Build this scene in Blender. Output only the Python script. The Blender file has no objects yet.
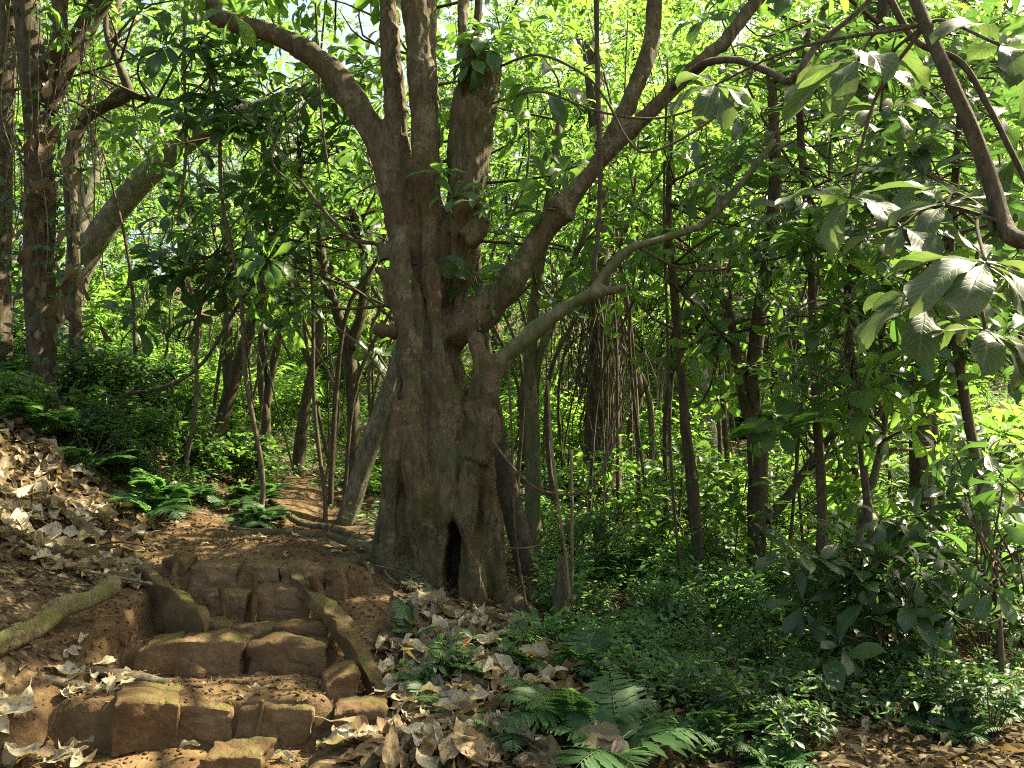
import bpy, math, random
import numpy as np
from mathutils import Vector

R = math.radians
rng = np.random.default_rng(11)
random.seed(11)
S = bpy.context.scene
COL = S.collection

# ------------------------------------------------------------------ camera, sky, sun, exposure
CAM = np.array([0.0, 0.0, 1.6]); FPX = 804.0; PITCH = math.atan2(96, FPX)
cd = bpy.data.cameras.new("camera"); cam = bpy.data.objects.new("camera", cd); COL.objects.link(cam)
cam.location = CAM; cam.rotation_euler = (R(90) + PITCH, 0, 0)
cd.sensor_width = 36; cd.lens = 36 * FPX / 1024; cd.clip_start = .05; cd.clip_end = 600
S.camera = cam

SUN = np.array([0.59, 0.27, 0.78]); SUN /= np.linalg.norm(SUN)
elev = math.asin(SUN[2]); azim = math.atan2(SUN[0], SUN[1])
W = bpy.data.worlds.new("World"); S.world = W; W.use_nodes = True
nt = W.node_tree; bg = nt.nodes["Background"]
sky = nt.nodes.new("ShaderNodeTexSky"); sky.sky_type = 'NISHITA'; sky.sun_disc = False
sky.sun_elevation = elev; sky.sun_rotation = azim; sky.dust_density = 4.5; sky.air_density = 1.0
nt.links.new(sky.outputs[0], bg.inputs[0]); bg.inputs[1].default_value = 0.09
sd = bpy.data.lights.new("sun", 'SUN'); sd.energy = 5.0; sd.angle = R(0.53); sd.color = (1, .95, .84)
so = bpy.data.objects.new("sun", sd); COL.objects.link(so)
so.rotation_euler = Vector(-SUN).to_track_quat('-Z', 'Y').to_euler()
S.view_settings.view_transform = 'Standard'; S.view_settings.look = 'None'
S.view_settings.use_white_balance = True; S.view_settings.white_balance_temperature = 8000; S.view_settings.white_balance_tint = 2
S.view_settings.exposure = 2.22; S.view_settings.gamma = 1
S.render.engine = 'CYCLES'
cy = S.cycles
cy.max_bounces = 7; cy.diffuse_bounces = 4; cy.glossy_bounces = 2; cy.transmission_bounces = 5; cy.transparent_max_bounces = 4
cy.use_adaptive_sampling = False; cy.filter_width = 1.1
cy.use_denoising = False; cy.sample_clamp_indirect = 6; cy.caustics_reflective = False; cy.caustics_refractive = False
try: cy.denoiser = 'OPENIMAGEDENOISE'; cy.denoising_prefilter = 'ACCURATE'
except Exception: pass

# ------------------------------------------------------------------ numeric helpers
def P(px, py, Y):
    u = (px - 512) / FPX; v = (384 - py) / FPX
    dy = math.cos(PITCH) - v * math.sin(PITCH); dz = math.sin(PITCH) + v * math.cos(PITCH)
    return np.array([u * Y / dy, Y, CAM[2] + dz * Y / dy])

def hash3(ix, iy, iz):
    n = (ix.astype(np.int64) * 374761393 + iy.astype(np.int64) * 668265263 + iz.astype(np.int64) * 2147483647) & 0xffffffff
    n = ((n ^ (n >> 13)) * 1274126177) & 0xffffffff
    return ((n ^ (n >> 16)) & 0xffff) / 32767.5 - 1.0

def noise(p):
    p = np.asarray(p, float); i = np.floor(p); f = p - i; f = f * f * (3 - 2 * f); i = i.astype(np.int64)
    x, y, z = i[..., 0], i[..., 1], i[..., 2]; fx, fy, fz = f[..., 0], f[..., 1], f[..., 2]
    r = 0
    for dx in (0, 1):
        for dy in (0, 1):
            for dz in (0, 1):
                w = (fx if dx else 1 - fx) * (fy if dy else 1 - fy) * (fz if dz else 1 - fz)
                r = r + w * hash3(x + dx, y + dy, z + dz)
    return r

def fbm(p, o=3):
    p = np.asarray(p, float); r = 0; a = 1
    for k in range(o): r = r + a * noise(p * 2 ** k + 17.3 * k); a *= .5
    return r

def sm(a, b, x):
    t = np.clip((x - a) / (b - a), 0, 1); return t * t * (3 - 2 * t)

def unit(v): return v / np.maximum(np.linalg.norm(v, axis=-1, keepdims=True), 1e-9)

# ------------------------------------------------------------------ ground height
CTRL = [(0,740,4.3),(20,690,4.8),(0,625,4.9),(60,605,5.4),(112,582,5.9),(60,545,6.6),(0,505,6.4),(0,440,7.1),(60,452,7.6),(115,500,7.8),(0,390,8.4),(70,378,9.6),
 (150,425,10),(200,475,9.5),(150,520,7.6),(200,550,7),(300,541,7.6),(340,560,6.9),(320,512,10),(310,490,12),(330,480,14.5),(250,470,11.5),
 (250,700,4.7),(220,650,5.3),(230,600,5.9),(250,565,6.25),
 (390,602,6.0),(352,690,5.2),(400,645,5.6),(450,700,5.0),(500,768,4.3),(600,768,4.3),(385,568,7.0),(440,592,6.8),(505,606,6.9),(440,560,7.8),
 (560,640,6.4),(700,700,5.2),(800,768,4.4),(1000,768,4.4),(1000,655,6.5),(900,600,8.5),(700,600,9.2),(620,545,11.5),(800,520,13),(1000,520,11.5),
 (700,482,16),(600,472,17),(900,442,18),(1020,405,20),(560,525,11.5),(430,480,13),(390,470,17),(200,430,15),(130,400,14),(20,350,14),
 (300,440,21),(420,430,24),(100,350,24),(0,300,26),(600,420,27),(850,370,30),(1020,330,32),(200,370,34),(400,370,38),(600,350,42),(800,300,45)]
cp = np.array([P(*c) for c in CTRL])
extra = np.array([(-3,0,.1),(0,0,0),(3,0,-.05),(-3,2.5,.2),(0,2.5,.02),(3,2.5,0),(-6,3,1.2),(-7,6,2.4),(-10,3,2.4),(6,3,-.1),(8,6,.1),(9,10,.9),(12,4,.4),(16,12,2.2),
                  (-14,10,4.6),(-16,18,5.2),(-28,30,9),(30,30,9),(24,20,5),(-40,60,17),(0,70,17),(40,60,17),(-4,-6,0),(4,-6,0),(-15,-6,2),(15,-6,0)], float)
cp = np.vstack([cp, extra])
def tps_k(r2): return .5 * r2 * np.log(np.maximum(r2, 1e-9))
n_ = len(cp); A = np.zeros((n_ + 3, n_ + 3))
d2 = ((cp[:, None, :2] - cp[None, :, :2]) ** 2).sum(-1)
A[:n_, :n_] = tps_k(d2) + np.eye(n_) * .12; A[:n_, n_:] = np.c_[np.ones(n_), cp[:, :2]]; A[n_:, :n_] = A[:n_, n_:].T
TW = np.linalg.solve(A, np.r_[cp[:, 2], 0, 0, 0])

STEPS = [(4.61, .11, .365), (5.30, .365, .53), (5.84, .53, .70), (6.14, .70, .93)]
def strip(x, y):
    wob = .05 * noise(np.stack([y * 2.2, x * 0, x * 0 + 3], -1))
    xl = -2.62 + .10 * sm(4.4, 5.2, y) + wob; xr = -1.10 - .10 * sm(4.6, 6.2, y) + wob
    xl = xl - .35 * (1 - sm(4.2, 4.7, y))
    return sm(xl - .05, xl + .05, x) * (1 - sm(xr - .02, xr + .12, x)) * sm(3.4, 3.9, y) * (1 - sm(6.3, 6.9, y))

def H(x, y):
    x = np.asarray(x, float); y = np.asarray(y, float); sh = np.broadcast(x, y).shape
    xf = np.broadcast_to(x, sh).ravel(); yf = np.broadcast_to(y, sh).ravel(); z = np.zeros(xf.size)
    for s in range(0, xf.size, 20000):
        a = xf[s:s + 20000]; b = yf[s:s + 20000]
        z[s:s + 20000] = tps_k((a[:, None] - cp[:, 0]) ** 2 + (b[:, None] - cp[:, 1]) ** 2) @ TW[:n_] + TW[n_] + TW[n_ + 1] * a + TW[n_ + 2] * b
    p3 = np.stack([xf, yf, xf * 0], -1); far = sm(7, 14, yf)
    z = z + fbm(p3 * 1.1, 3) * (.05 + .12 * far) + fbm(p3 * 7, 2) * .014
    zt = np.full(xf.size, .11)
    wob = .04 * noise(np.stack([xf * 3, yf * 0, yf * 0], -1))
    for (ys, z0, z1) in STEPS: zt = zt + (z1 - z0) * sm(ys + .07, ys + .115, yf + wob)
    zt = zt + fbm(p3 * 5, 3) * .016 + np.abs(noise(p3 * 14)) * .012
    m = strip(xf, yf)
    return (z * (1 - m) + zt * m).reshape(sh)

def GP(px, Y, dz=0):
    z = 1.0
    for _ in range(5):
        f = Y * math.cos(PITCH) + (z - CAM[2]) * math.sin(PITCH); x = (px - 512) / FPX * f; z = float(H(x, Y))
    return np.array([x, Y, z + dz])

# ------------------------------------------------------------------ mesh building
class MB:
    """collects pieces; build() links them as ONE mesh object"""
    def __init__(s): s.v = []; s.q = []; s.t = []; s.uv = []; s.n = 0
    def add(s, v, q=None, t=None, uv=None):
        v = np.asarray(v, float)
        if q is not None and len(q): s.q.append(np.asarray(q, np.int64) + s.n)
        if t is not None and len(t): s.t.append(np.asarray(t, np.int64) + s.n)
        s.v.append(v); s.uv.append(np.zeros((len(v), 2)) if uv is None else uv); s.n += len(v); return s
    def mesh(s, name, mat, origin=None, smooth=True):
        v = np.vstack(s.v); uv = np.vstack(s.uv)
        if origin is not None: v = v - np.asarray(origin)
        q = np.vstack(s.q) if s.q else np.zeros((0, 4), np.int64); t = np.vstack(s.t) if s.t else np.zeros((0, 3), np.int64)
        me = bpy.data.meshes.new(name); me.vertices.add(len(v)); me.vertices.foreach_set("co", v.astype(np.float32).ravel())
        li = np.r_[q.ravel(), t.ravel()]; me.loops.add(len(li)); me.loops.foreach_set("vertex_index", li.astype(np.int32))
        st = np.r_[np.arange(len(q)) * 4, len(q) * 4 + np.arange(len(t)) * 3]; me.polygons.add(len(st))
        me.polygons.foreach_set("loop_start", st.astype(np.int32))
        me.update(calc_edges=True)
        me.polygons.foreach_set("use_smooth", np.full(len(st), smooth))
        ul = me.uv_layers.new(name="UVMap"); ul.data.foreach_set("uv", uv[li].astype(np.float32).ravel())
        me.materials.append(mat); me.validate(); return me
    def build(s, name, mat, parent=None, origin=None, smooth=True):
        o = bpy.data.objects.new(name, s.mesh(name, mat, origin, smooth)); COL.objects.link(o)
        if parent is not None: o.parent = parent
        return o

def tag(o, label=None, cat=None, group=None, kind=None):
    if label: o["label"] = label
    if cat: o["category"] = cat
    if group: o["group"] = group
    if kind: o["kind"] = kind
    return o
def thing(name, label, cat, loc=(0, 0, 0), rz=0, group=None, sc=1):
    o = bpy.data.objects.new(name, None); COL.objects.link(o); o.empty_display_size = .1
    o.location = loc; o.rotation_euler = (0, 0, rz); o.scale = (sc,) * 3
    return tag(o, label, cat, group)
def solo(mb, name, mat, label, cat, group=None, origin=None, kind=None, smooth=True):
    v = np.vstack(mb.v); og = v.mean(0) if origin is None else np.asarray(origin)
    o = mb.build(name, mat, None, og, smooth); o.location = og
    return tag(o, label, cat, group, kind)
def dup(root, loc, rz=0, sc=1, label=None, group=None, rot=None):
    r = root.copy(); COL.objects.link(r); r.location = loc; r.rotation_euler = rot if rot is not None else (0, 0, rz)
    r.scale = (sc,) * 3 if np.isscalar(sc) else sc
    if label: r["label"] = label
    if group: r["group"] = group
    for ch in list(root.children):
        c = ch.copy(); COL.objects.link(c); c.parent = r
        for g in ch.children:
            d = g.copy(); COL.objects.link(d); d.parent = c
    return r

def spline(pts, n):
    """Catmull-Rom through rows of pts (any width)"""
    p = np.asarray(pts, float); k = len(p)
    if k == 2: return p[0] + (p[1] - p[0]) * np.linspace(0, 1, n)[:, None]
    e = np.vstack([2 * p[0] - p[1], p, 2 * p[-1] - p[-2]]); out = []
    for u in np.linspace(0, k - 1, n):
        i = min(int(u), k - 2); t = u - i; a, b, c, d = e[i:i + 4]
        out.append(.5 * (2 * b + (c - a) * t + (2 * a - 5 * b + 4 * c - d) * t * t + (3 * b - a - 3 * c + d) * t ** 3))
    return np.array(out)

def tube(mb, pts, rad, sides=8, n=None, rough=.12, seed=0, caps=True):
    pr = np.c_[np.asarray(pts, float), np.broadcast_to(np.asarray(rad, float), (len(pts),))]
    n = n or max(3, len(pr) * 3); s = spline(pr, n); p = s[:, :3]; r = np.maximum(s[:, 3], .0008)
    tg = unit(np.gradient(p, axis=0)); ref = np.array([1., .13, .2]) if abs(tg[0][0]) < .8 else np.array([0, 1., .1])
    u = unit(np.cross(tg[0], ref)); us = []
    for k in range(n):
        u = unit(u - tg[k] * np.dot(u, tg[k])); us.append(u)
    us = np.array(us); ws = np.cross(tg, us); a = np.linspace(0, 2 * np.pi, sides, endpoint=False)
    ring = us[:, None] * np.cos(a)[None, :, None] + ws[:, None] * np.sin(a)[None, :, None]
    rr = r[:, None] * np.ones(sides)
    if rough:
        ln = np.cumsum(np.r_[0, np.linalg.norm(np.diff(p, axis=0), axis=1)])
        q = np.stack([np.cos(a)[None] * 1.3 + 0 * ln[:, None], np.sin(a)[None] * 1.3 + 0 * ln[:, None], ln[:, None] / np.maximum(r.mean() * 6, .01) + 0 * a[None]], -1) + seed * 3.7
        rr = rr * (1 + rough * fbm(q, 2))
    v = (p[:, None] + ring * rr[..., None]).reshape(-1, 3)
    i = np.arange(n - 1)[:, None] * sides; j = np.arange(sides)[None]; jn = (j + 1) % sides
    q = np.stack([i + j, i + jn, i + sides + jn, i + sides + j], -1).reshape(-1, 4)
    t = None
    if caps:
        v = np.vstack([v, p[0], p[-1]]); b = n * sides; j = np.arange(sides); jn = (j + 1) % sides
        t = np.vstack([np.stack([j * 0 + b, jn, j], -1), np.stack([j * 0 + b + 1, b - sides + j, b - sides + jn], -1)])
    mb.add(v, q, t); return p, r

# ---- leaves
def leaf_tpl(Wd=.42, nl=7, nw=3, shape='obovate', fold=.22, droop=.5, wave=0., seed=0, lobes=0., curl=0.):
    r = np.random.default_rng(seed); t = np.linspace(0, 1, nl); s = np.linspace(-1, 1, nw)
    if shape == 'obovate': w = (t ** 1.05) * np.sqrt(np.clip(1 - t ** 2.6, 0, 1))
    elif shape == 'lance': w = np.sin(np.pi * t ** .75) ** .9 * (1 - .25 * t)
    elif shape == 'strap': w = np.minimum(1, 6 * t) * np.clip(1 - t ** 2.2, 0, 1) ** .8
    else: w = np.sin(np.pi * t ** .9) ** .75
    w = w / w.max() * Wd / 2
    w = np.maximum(w, .012)
    if lobes: w = w * (1 + lobes * np.sin(t * 2 * np.pi * 3.3 + r.uniform(0, 6)))
    ang = -droop * t ** 1.2; dy = np.gradient(t)
    y = np.r_[0, np.cumsum(np.cos(ang) * dy)[:-1]]; z = np.r_[0, np.cumsum(np.sin(ang) * dy)[:-1]]
    X = s[None] * w[:, None]; Z = z[:, None] + np.abs(s)[None] * w[:, None] * fold
    Z = Z + wave * np.abs(s)[None] * np.sin(t[:, None] * 9 + s[None] * 1.5 + r.uniform(0, 6)) * (.3 + t[:, None])
    if curl:
        c = curl * (s[None] * w[:, None] / (Wd / 2)); X = np.sin(c) / max(curl, .01) * (Wd / 2); Z = Z + (1 - np.cos(c)) / max(curl, .01) * (Wd / 2)
    Yy = y[:, None] + 0 * X
    if nw > 3: Yy = Yy + wave * .5 * r.normal(size=X.shape) * .4
    v = np.stack([X, Yy, Z], -1).reshape(-1, 3)
    uv = np.stack(np.broadcast_arrays(s[None] * .5 + .5, t[:, None]), -1).reshape(-1, 2)
    i = np.arange(nl - 1)[:, None] * nw; j = np.arange(nw - 1)[None]
    q = np.stack([i + j, i + j + 1, i + nw + j + 1, i + nw + j], -1).reshape(-1, 4)
    return v, q, uv
def small_tpl(Wd=.42, fold=.25, tip=.6, droop=.15):
    w = Wd / 2
    v = np.array([(0, 0, 0), (-w, .32, w * fold), (-w * tip, .72, w * fold - droop * .4), (0, 1, -droop), (w * tip, .72, w * fold - droop * .4), (w, .32, w * fold)], float)
    return v, np.array([(0, 3, 2, 1), (0, 5, 4, 3)]), np.array([(.5, 0), (0, .32), (0, .72), (.5, 1), (1, .72), (1, .32)])

def put(mb, tpl, pos, dirs, ups, size):
    """place a template N times: leaf axis along dirs, upper face towards ups"""
    v, q, uv = tpl; pos = np.asarray(pos, float); N = len(pos)
    if N == 0: return
    d = unit(np.asarray(dirs, float)); x = unit(np.cross(d, np.asarray(ups, float) + 1e-4)); z = np.cross(x, d)
    size = np.broadcast_to(np.asarray(size, float), (N,))
    vv = (v[None, :, 0, None] * x[:, None] + v[None, :, 1, None] * d[:, None] + v[None, :, 2, None] * z[:, None]) * size[:, None, None] + pos[:, None]
    qq = q[None] + (np.arange(N) * len(v))[:, None, None]
    mb.add(vv.reshape(-1, 3), qq.reshape(-1, 4), None, np.tile(uv, (N, 1)))

BIG = [leaf_tpl(.36, 7, 3, 'obovate', .3, dr, .03, k) for k, dr in enumerate((.5, .9, 1.3, .7))]
HUGE = [leaf_tpl(.42, 13, 7, 'obovate', .25, dr, .05, k + 20, .06) for k, dr in enumerate((.7, 1.1, 1.5, .9))]
MEDL = [leaf_tpl(.38, 5, 3, 'elliptic', .3, dr, .02, k + 5) for k, dr in enumerate((.4, .8, .6))]
STRAP = [leaf_tpl(.1, 6, 3, 'strap', .3, dr, 0, k) for k, dr in enumerate((.7, 1.4, 1.0))]
SMALL = [small_tpl(.45, .3, .65), small_tpl(.5, .1, .7, .3), small_tpl(.4, .4, .55, .05)]
NARROW = [small_tpl(.2, .3, .75, .2), small_tpl(.24, .1, .7, .35), small_tpl(.22, .2, .6, .1)]

def put_mix(mb, tpls, pos, dirs, ups, size, r=rng):
    k = r.integers(0, len(tpls), len(pos))
    for i, t in enumerate(tpls):
        m = k == i
        if m.any(): put(mb, t, pos[m], dirs[m], ups[m], np.broadcast_to(size, (len(pos),))[m])

def rosettes(mb, tips, axes, n=8, L=.24, tpls=BIG, r=rng, spread=(.9, 1.6)):
    """whorls of leaves round each shoot tip"""
    pos, dr, up, sz = [], [], [], []
    for tp, ax in zip(np.asarray(tips, float), unit(np.asarray(axes, float))):
        a0 = r.uniform(0, 6.3); m = max(4, n + r.integers(-2, 3)); u = unit(np.cross(ax, [.3, .9, .2])); w = np.cross(ax, u); l = L * r.uniform(.75, 1.2)
        for k in range(m):
            a = a0 + k * 2.4 + r.normal() * .15; th = r.uniform(*spread)
            d = ax * math.cos(th) + (u * math.cos(a) + w * math.sin(a)) * math.sin(th); d[2] -= .12
            pos.append(tp - ax * r.uniform(0, .25) * l + d * l * .12); dr.append(d); up.append(ax + np.array([0, 0, .5]) + r.normal(size=3) * .25); sz.append(l * r.uniform(.7, 1.15))
    put_mix(mb, tpls, np.array(pos), np.array(dr), np.array(up), np.array(sz), r)

def sprays(mb, base, ends, n=12, L=.09, tpls=SMALL, r=rng, start=.25):
    """leaves set alternately along twigs base->end"""
    base = np.asarray(base, float); ends = np.asarray(ends, float); N = len(ends)
    t = r.uniform(start, 1.03, (N, n)); d = unit(ends - base); side = unit(np.cross(d, [0, 0, 1.0]) + 1e-3)
    sg = np.where(r.random((N, n)) < .5, -1, 1)[..., None]
    pos = base[:, None] + (ends - base)[:, None] * t[..., None] + r.normal(size=(N, n, 3)) * L * .35
    dr = d[:, None] * .6 + side[:, None] * sg * .9 + np.array([0, 0, -.25]) + r.normal(size=(N, n, 3)) * .35
    up = np.array([0, 0, 1.0]) + r.normal(size=(N, n, 3)) * .45
    put_mix(mb, tpls, pos.reshape(-1, 3), dr.reshape(-1, 3), up.reshape(-1, 3), L * r.uniform(.6, 1.25, N * n), r)

# ------------------------------------------------------------------ materials
def newmat(name):
    m = bpy.data.materials.new(name); m.use_nodes = True; t = m.node_tree; t.nodes.clear()
    out = t.nodes.new("ShaderNodeOutputMaterial"); return m, t, out
def N(t, typ, **kw):
    n = t.nodes.new(typ)
    for k, v in kw.items():
        if k.startswith("i_"): n.inputs[k[2:].replace("_", " ")].default_value = v
        else: setattr(n, k, v)
    return n
def ramp(t, fac, stops, interp='LINEAR'):
    n = t.nodes.new("ShaderNodeValToRGB"); n.color_ramp.interpolation = interp; e = n.color_ramp.elements
    while len(e) < len(stops): e.new(.5)
    for k, (p, c) in enumerate(stops): e[k].position = p; e[k].color = (*c, 1) if len(c) == 3 else c
    t.links.new(fac, n.inputs[0]); return n.outputs[0]
def mix(t, fac, a, b, mode='MIX'):
    n = t.nodes.new("ShaderNodeMix"); n.data_type = 'RGBA'; n.blend_type = mode
    for i, s in ((0, fac), (6, a), (7, b)):
        if isinstance(s, (int, float)): n.inputs[i].default_value = s
        elif isinstance(s, tuple): n.inputs[i].default_value = (*s, 1)
        else: t.links.new(s, n.inputs[i])
    return n.outputs[2]
def math_(t, op, a, b=0.0, clamp=False):
    n = t.nodes.new("ShaderNodeMath"); n.operation = op; n.use_clamp = clamp
    for i, s in enumerate((a, b)):
        if isinstance(s, (int, float)): n.inputs[i].default_value = s
        else: t.links.new(s, n.inputs[i])
    return n.outputs[0]
def noise_tex(t, vec, scale, detail=4, rough=.55, dist=0):
    n = N(t, "ShaderNodeTexNoise"); n.inputs["Scale"].default_value = scale; n.inputs["Detail"].default_value = detail
    n.inputs["Roughness"].default_value = rough; n.inputs["Distortion"].default_value = dist
    t.links.new(vec, n.inputs["Vector"]); return n.outputs["Fac"]

def leaf_mat(name, c1, c2, c3, tcol, tfac=.4, rough=.42, spec=.5, veins=.25, blotch=None):
    m, t, out = newmat(name); g = N(t, "ShaderNodeNewGeometry"); oi = N(t, "ShaderNodeObjectInfo"); tc = N(t, "ShaderNodeTexCoord")
    rnd = math_(t, 'FRACT', math_(t, 'ADD', g.outputs["Random Per Island"], math_(t, 'MULTIPLY', oi.outputs["Random"], .3)))
    col = ramp(t, rnd, [(0, c1), (.5, c2), (.93, c3)])
    sx = N(t, "ShaderNodeSeparateXYZ"); t.links.new(tc.outputs["UV"], sx.inputs[0])
    dx = math_(t, 'ABSOLUTE', math_(t, 'SUBTRACT', sx.outputs[0], .5))
    rib = math_(t, 'SUBTRACT', 1, math_(t, 'DIVIDE', dx, .05), True)
    w = math_(t, 'SINE', math_(t, 'MULTIPLY', math_(t, 'SUBTRACT', sx.outputs[1], math_(t, 'MULTIPLY', dx, .55)), 62.0))
    vn = math_(t, 'MULTIPLY', math_(t, 'SUBTRACT', w, .72, True), 2.2, True)
    vein = math_(t, 'MULTIPLY', math_(t, 'MAXIMUM', rib, vn), veins)
    light = mix(t, .55, col, (.32, .34, .16))
    col2 = mix(t, vein, col, light)
    nz = noise_tex(t, tc.outputs["Object"], 9, 3)
    if blotch: col2 = mix(t, math_(t, 'MULTIPLY', math_(t, 'SUBTRACT', nz, .52, True), 7, True), col2, blotch)
    bs = N(t, "ShaderNodeBsdfPrincipled"); t.links.new(col2, bs.inputs["Base Color"]); bs.inputs["Roughness"].default_value = rough
    bs.inputs["Specular IOR Level"].default_value = spec
    bp = N(t, "ShaderNodeBump"); bp.inputs["Strength"].default_value = .35; bp.inputs["Distance"].default_value = .01
    hh = math_(t, 'ADD', math_(t, 'MULTIPLY', vein, -1.0), math_(t, 'MULTIPLY', nz, .6)); t.links.new(hh, bp.inputs["Height"]); t.links.new(bp.outputs[0], bs.inputs["Normal"])
    tr = N(t, "ShaderNodeBsdfTranslucent"); tcl = mix(t, .55, tcol, mix(t, 1.0, col2, (5., 5., 3.), 'MULTIPLY')); t.links.new(mix(t, math_(t, 'MULTIPLY', vein, .6), tcl, (.1, .14, .02)), tr.inputs[0])
    mx = N(t, "ShaderNodeMixShader"); mx.inputs[0].default_value = tfac
    t.links.new(bs.outputs[0], mx.inputs[1]); t.links.new(tr.outputs[0], mx.inputs[2]); t.links.new(mx.outputs[0], out.inputs[0]); return m

def bark_mat(name, c1, c2, lichen, moss=None, lich=.5, mossamt=.5, vscale=3.0, bump=.5, red=None):
    m, t, out = newmat(name); tc = N(t, "ShaderNodeTexCoord"); mp = N(t, "ShaderNodeMapping"); mp.inputs["Scale"].default_value = (1, 1, .28)
    t.links.new(tc.outputs["Object"], mp.inputs[0]); v = tc.outputs["Object"]
    a = noise_tex(t, mp.outputs[0], vscale * 4, 10, .72, .6); b = noise_tex(t, v, vscale, 5); c = noise_tex(t, v, vscale * 9, 4, .7)
    col = ramp(t, a, [(.33, tuple(x * .42 for x in c1)), (.47, c1), (.64, c2)])
    if red: col = mix(t, ramp(t, noise_tex(t, v, 1.4, 3), [(.46, (0, 0, 0)), (.64, (.9, .9, .9))]), col, mix(t, a, tuple(x * .6 for x in red), red))
    lf = ramp(t, math_(t, 'ADD', math_(t, 'MULTIPLY', c, .5), math_(t, 'MULTIPLY', b, .6)), [(.66 - .16 * lich, (0, 0, 0)), (.72 - .16 * lich, (1, 1, 1))])
    col = mix(t, math_(t, 'MULTIPLY', lf, .75), col, mix(t, c, lichen, tuple(x * .6 for x in lichen)))
    fl = noise_tex(t, v, vscale * 11, 3, .6, 1.2); fm = noise_tex(t, v, vscale * 1.3, 3)
    fk = ramp(t, math_(t, 'ADD', math_(t, 'MULTIPLY', fl, .75), math_(t, 'MULTIPLY', fm, .4)), [(.64, (0, 0, 0)), (.72, (1, 1, 1))])
    col = mix(t, math_(t, 'MULTIPLY', fk, .38), col, lichen)
    dk = ramp(t, noise_tex(t, mp.outputs[0], vscale * 9, 4, .7, .8), [(.36, (1, 1, 1)), (.44, (0, 0, 0))])
    col = mix(t, math_(t, 'MULTIPLY', dk, .6), col, tuple(x * .3 for x in c1))
    if moss:
        mf = ramp(t, math_(t, 'ADD', math_(t, 'MULTIPLY', c, .3), math_(t, 'MULTIPLY', noise_tex(t, v, vscale * .8, 4), .8)), [(.68 - .22 * mossamt, (0, 0, 0)), (.78 - .2 * mossamt, (1, 1, 1))])
        col = mix(t, math_(t, 'MULTIPLY', mf, .8), col, moss)
    bs = N(t, "ShaderNodeBsdfPrincipled"); t.links.new(col, bs.inputs["Base Color"]); bs.inputs["Roughness"].default_value = .88; bs.inputs["Specular IOR Level"].default_value = .25
    bp = N(t, "ShaderNodeBump"); bp.inputs["Strength"].default_value = bump; bp.inputs["Distance"].default_value = .03
    t.links.new(math_(t, 'ADD', math_(t, 'MULTIPLY', a, 1.0), math_(t, 'MULTIPLY', c, .35)), bp.inputs["Height"]); t.links.new(bp.outputs[0], bs.inputs["Normal"])
    t.links.new(bs.outputs[0], out.inputs[0]); return m

def earth_mat(name, c1, c2, c3, scale=4, moss=None, bump=.6, litter=None):
    m, t, out = newmat(name); tc = N(t, "ShaderNodeTexCoord"); v = tc.outputs["Object"]
    a = noise_tex(t, v, scale, 7, .62); b = noise_tex(t, v, scale * 8, 6, .7); 
    col = ramp(t, a, [(.3, c1), (.5, c2), (.7, c3)])
    col = mix(t, .45, col, ramp(t, b, [(.3, tuple(x * .45 for x in c2)), (.6, c2), (.8, tuple(min(1, x * 1.5) for x in c3))]))
    sp_ = noise_tex(t, v, scale * 22, 2, .5); col = mix(t, ramp(t, sp_, [(.66, (0, 0, 0)), (.72, (.55, .55, .55))]), col, tuple(min(1, x * 1.7) for x in c3))
    col = mix(t, ramp(t, noise_tex(t, v, scale * .45, 4), [(.4, (.6, .6, .6)), (.6, (0, 0, 0))]), col, tuple(x * .6 for x in c1))
    if moss:
        oi = N(t, "ShaderNodeObjectInfo"); col = mix(t, 1.0, col, ramp(t, oi.outputs["Random"], [(0, (.78, .74, .7)), (.5, (1, 1, 1)), (1, (1.2, 1.22, 1.25))]), 'MULTIPLY')
        g = N(t, "ShaderNodeNewGeometry"); s = N(t, "ShaderNodeSeparateXYZ"); t.links.new(g.outputs["Normal"], s.inputs[0])
        f = math_(t, 'ADD', math_(t, 'MULTIPLY', s.outputs[2], .35), math_(t, 'MULTIPLY', noise_tex(t, v, 5, 4), .9))
        col = mix(t, ramp(t, f, [(.72, (0, 0, 0)), (.86, (.85, .85, .85))]), col, mix(t, b, moss, tuple(x * .4 for x in moss)))
    if litter:
        at = N(t, "ShaderNodeAttribute"); at.attribute_name = "soil"
        vo = N(t, "ShaderNodeTexVoronoi"); vo.inputs["Scale"].default_value = 26; vo.inputs["Randomness"].default_value = 1
        wv = N(t, "ShaderNodeMapping"); wv.inputs["Scale"].default_value = (1, 1.6, 1); t.links.new(v, wv.inputs[0]); t.links.new(wv.outputs[0], vo.inputs["Vector"])
        sp = N(t, "ShaderNodeSeparateColor"); t.links.new(vo.outputs["Color"], sp.inputs[0])
        lit = ramp(t, sp.outputs[0], [(0, (.03, .022, .013)), (.5, (.055, .04, .024)), (.8, (.1, .07, .04)), (.98, (.2, .155, .095))])
        col = mix(t, math_(t, 'MULTIPLY', at.outputs["Fac"], .9), lit, col)
    bs = N(t, "ShaderNodeBsdfPrincipled"); t.links.new(col, bs.inputs["Base Color"]); bs.inputs["Roughness"].default_value = .95; bs.inputs["Specular IOR Level"].default_value = .15
    bp = N(t, "ShaderNodeBump"); bp.inputs["Strength"].default_value = bump; bp.inputs["Distance"].default_value = .03
    t.links.new(math_(t, 'ADD', a, math_(t, 'MULTIPLY', b, .5)), bp.inputs["Height"]); t.links.new(bp.outputs[0], bs.inputs["Normal"])
    t.links.new(bs.outputs[0], out.inputs[0]); return m

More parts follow.
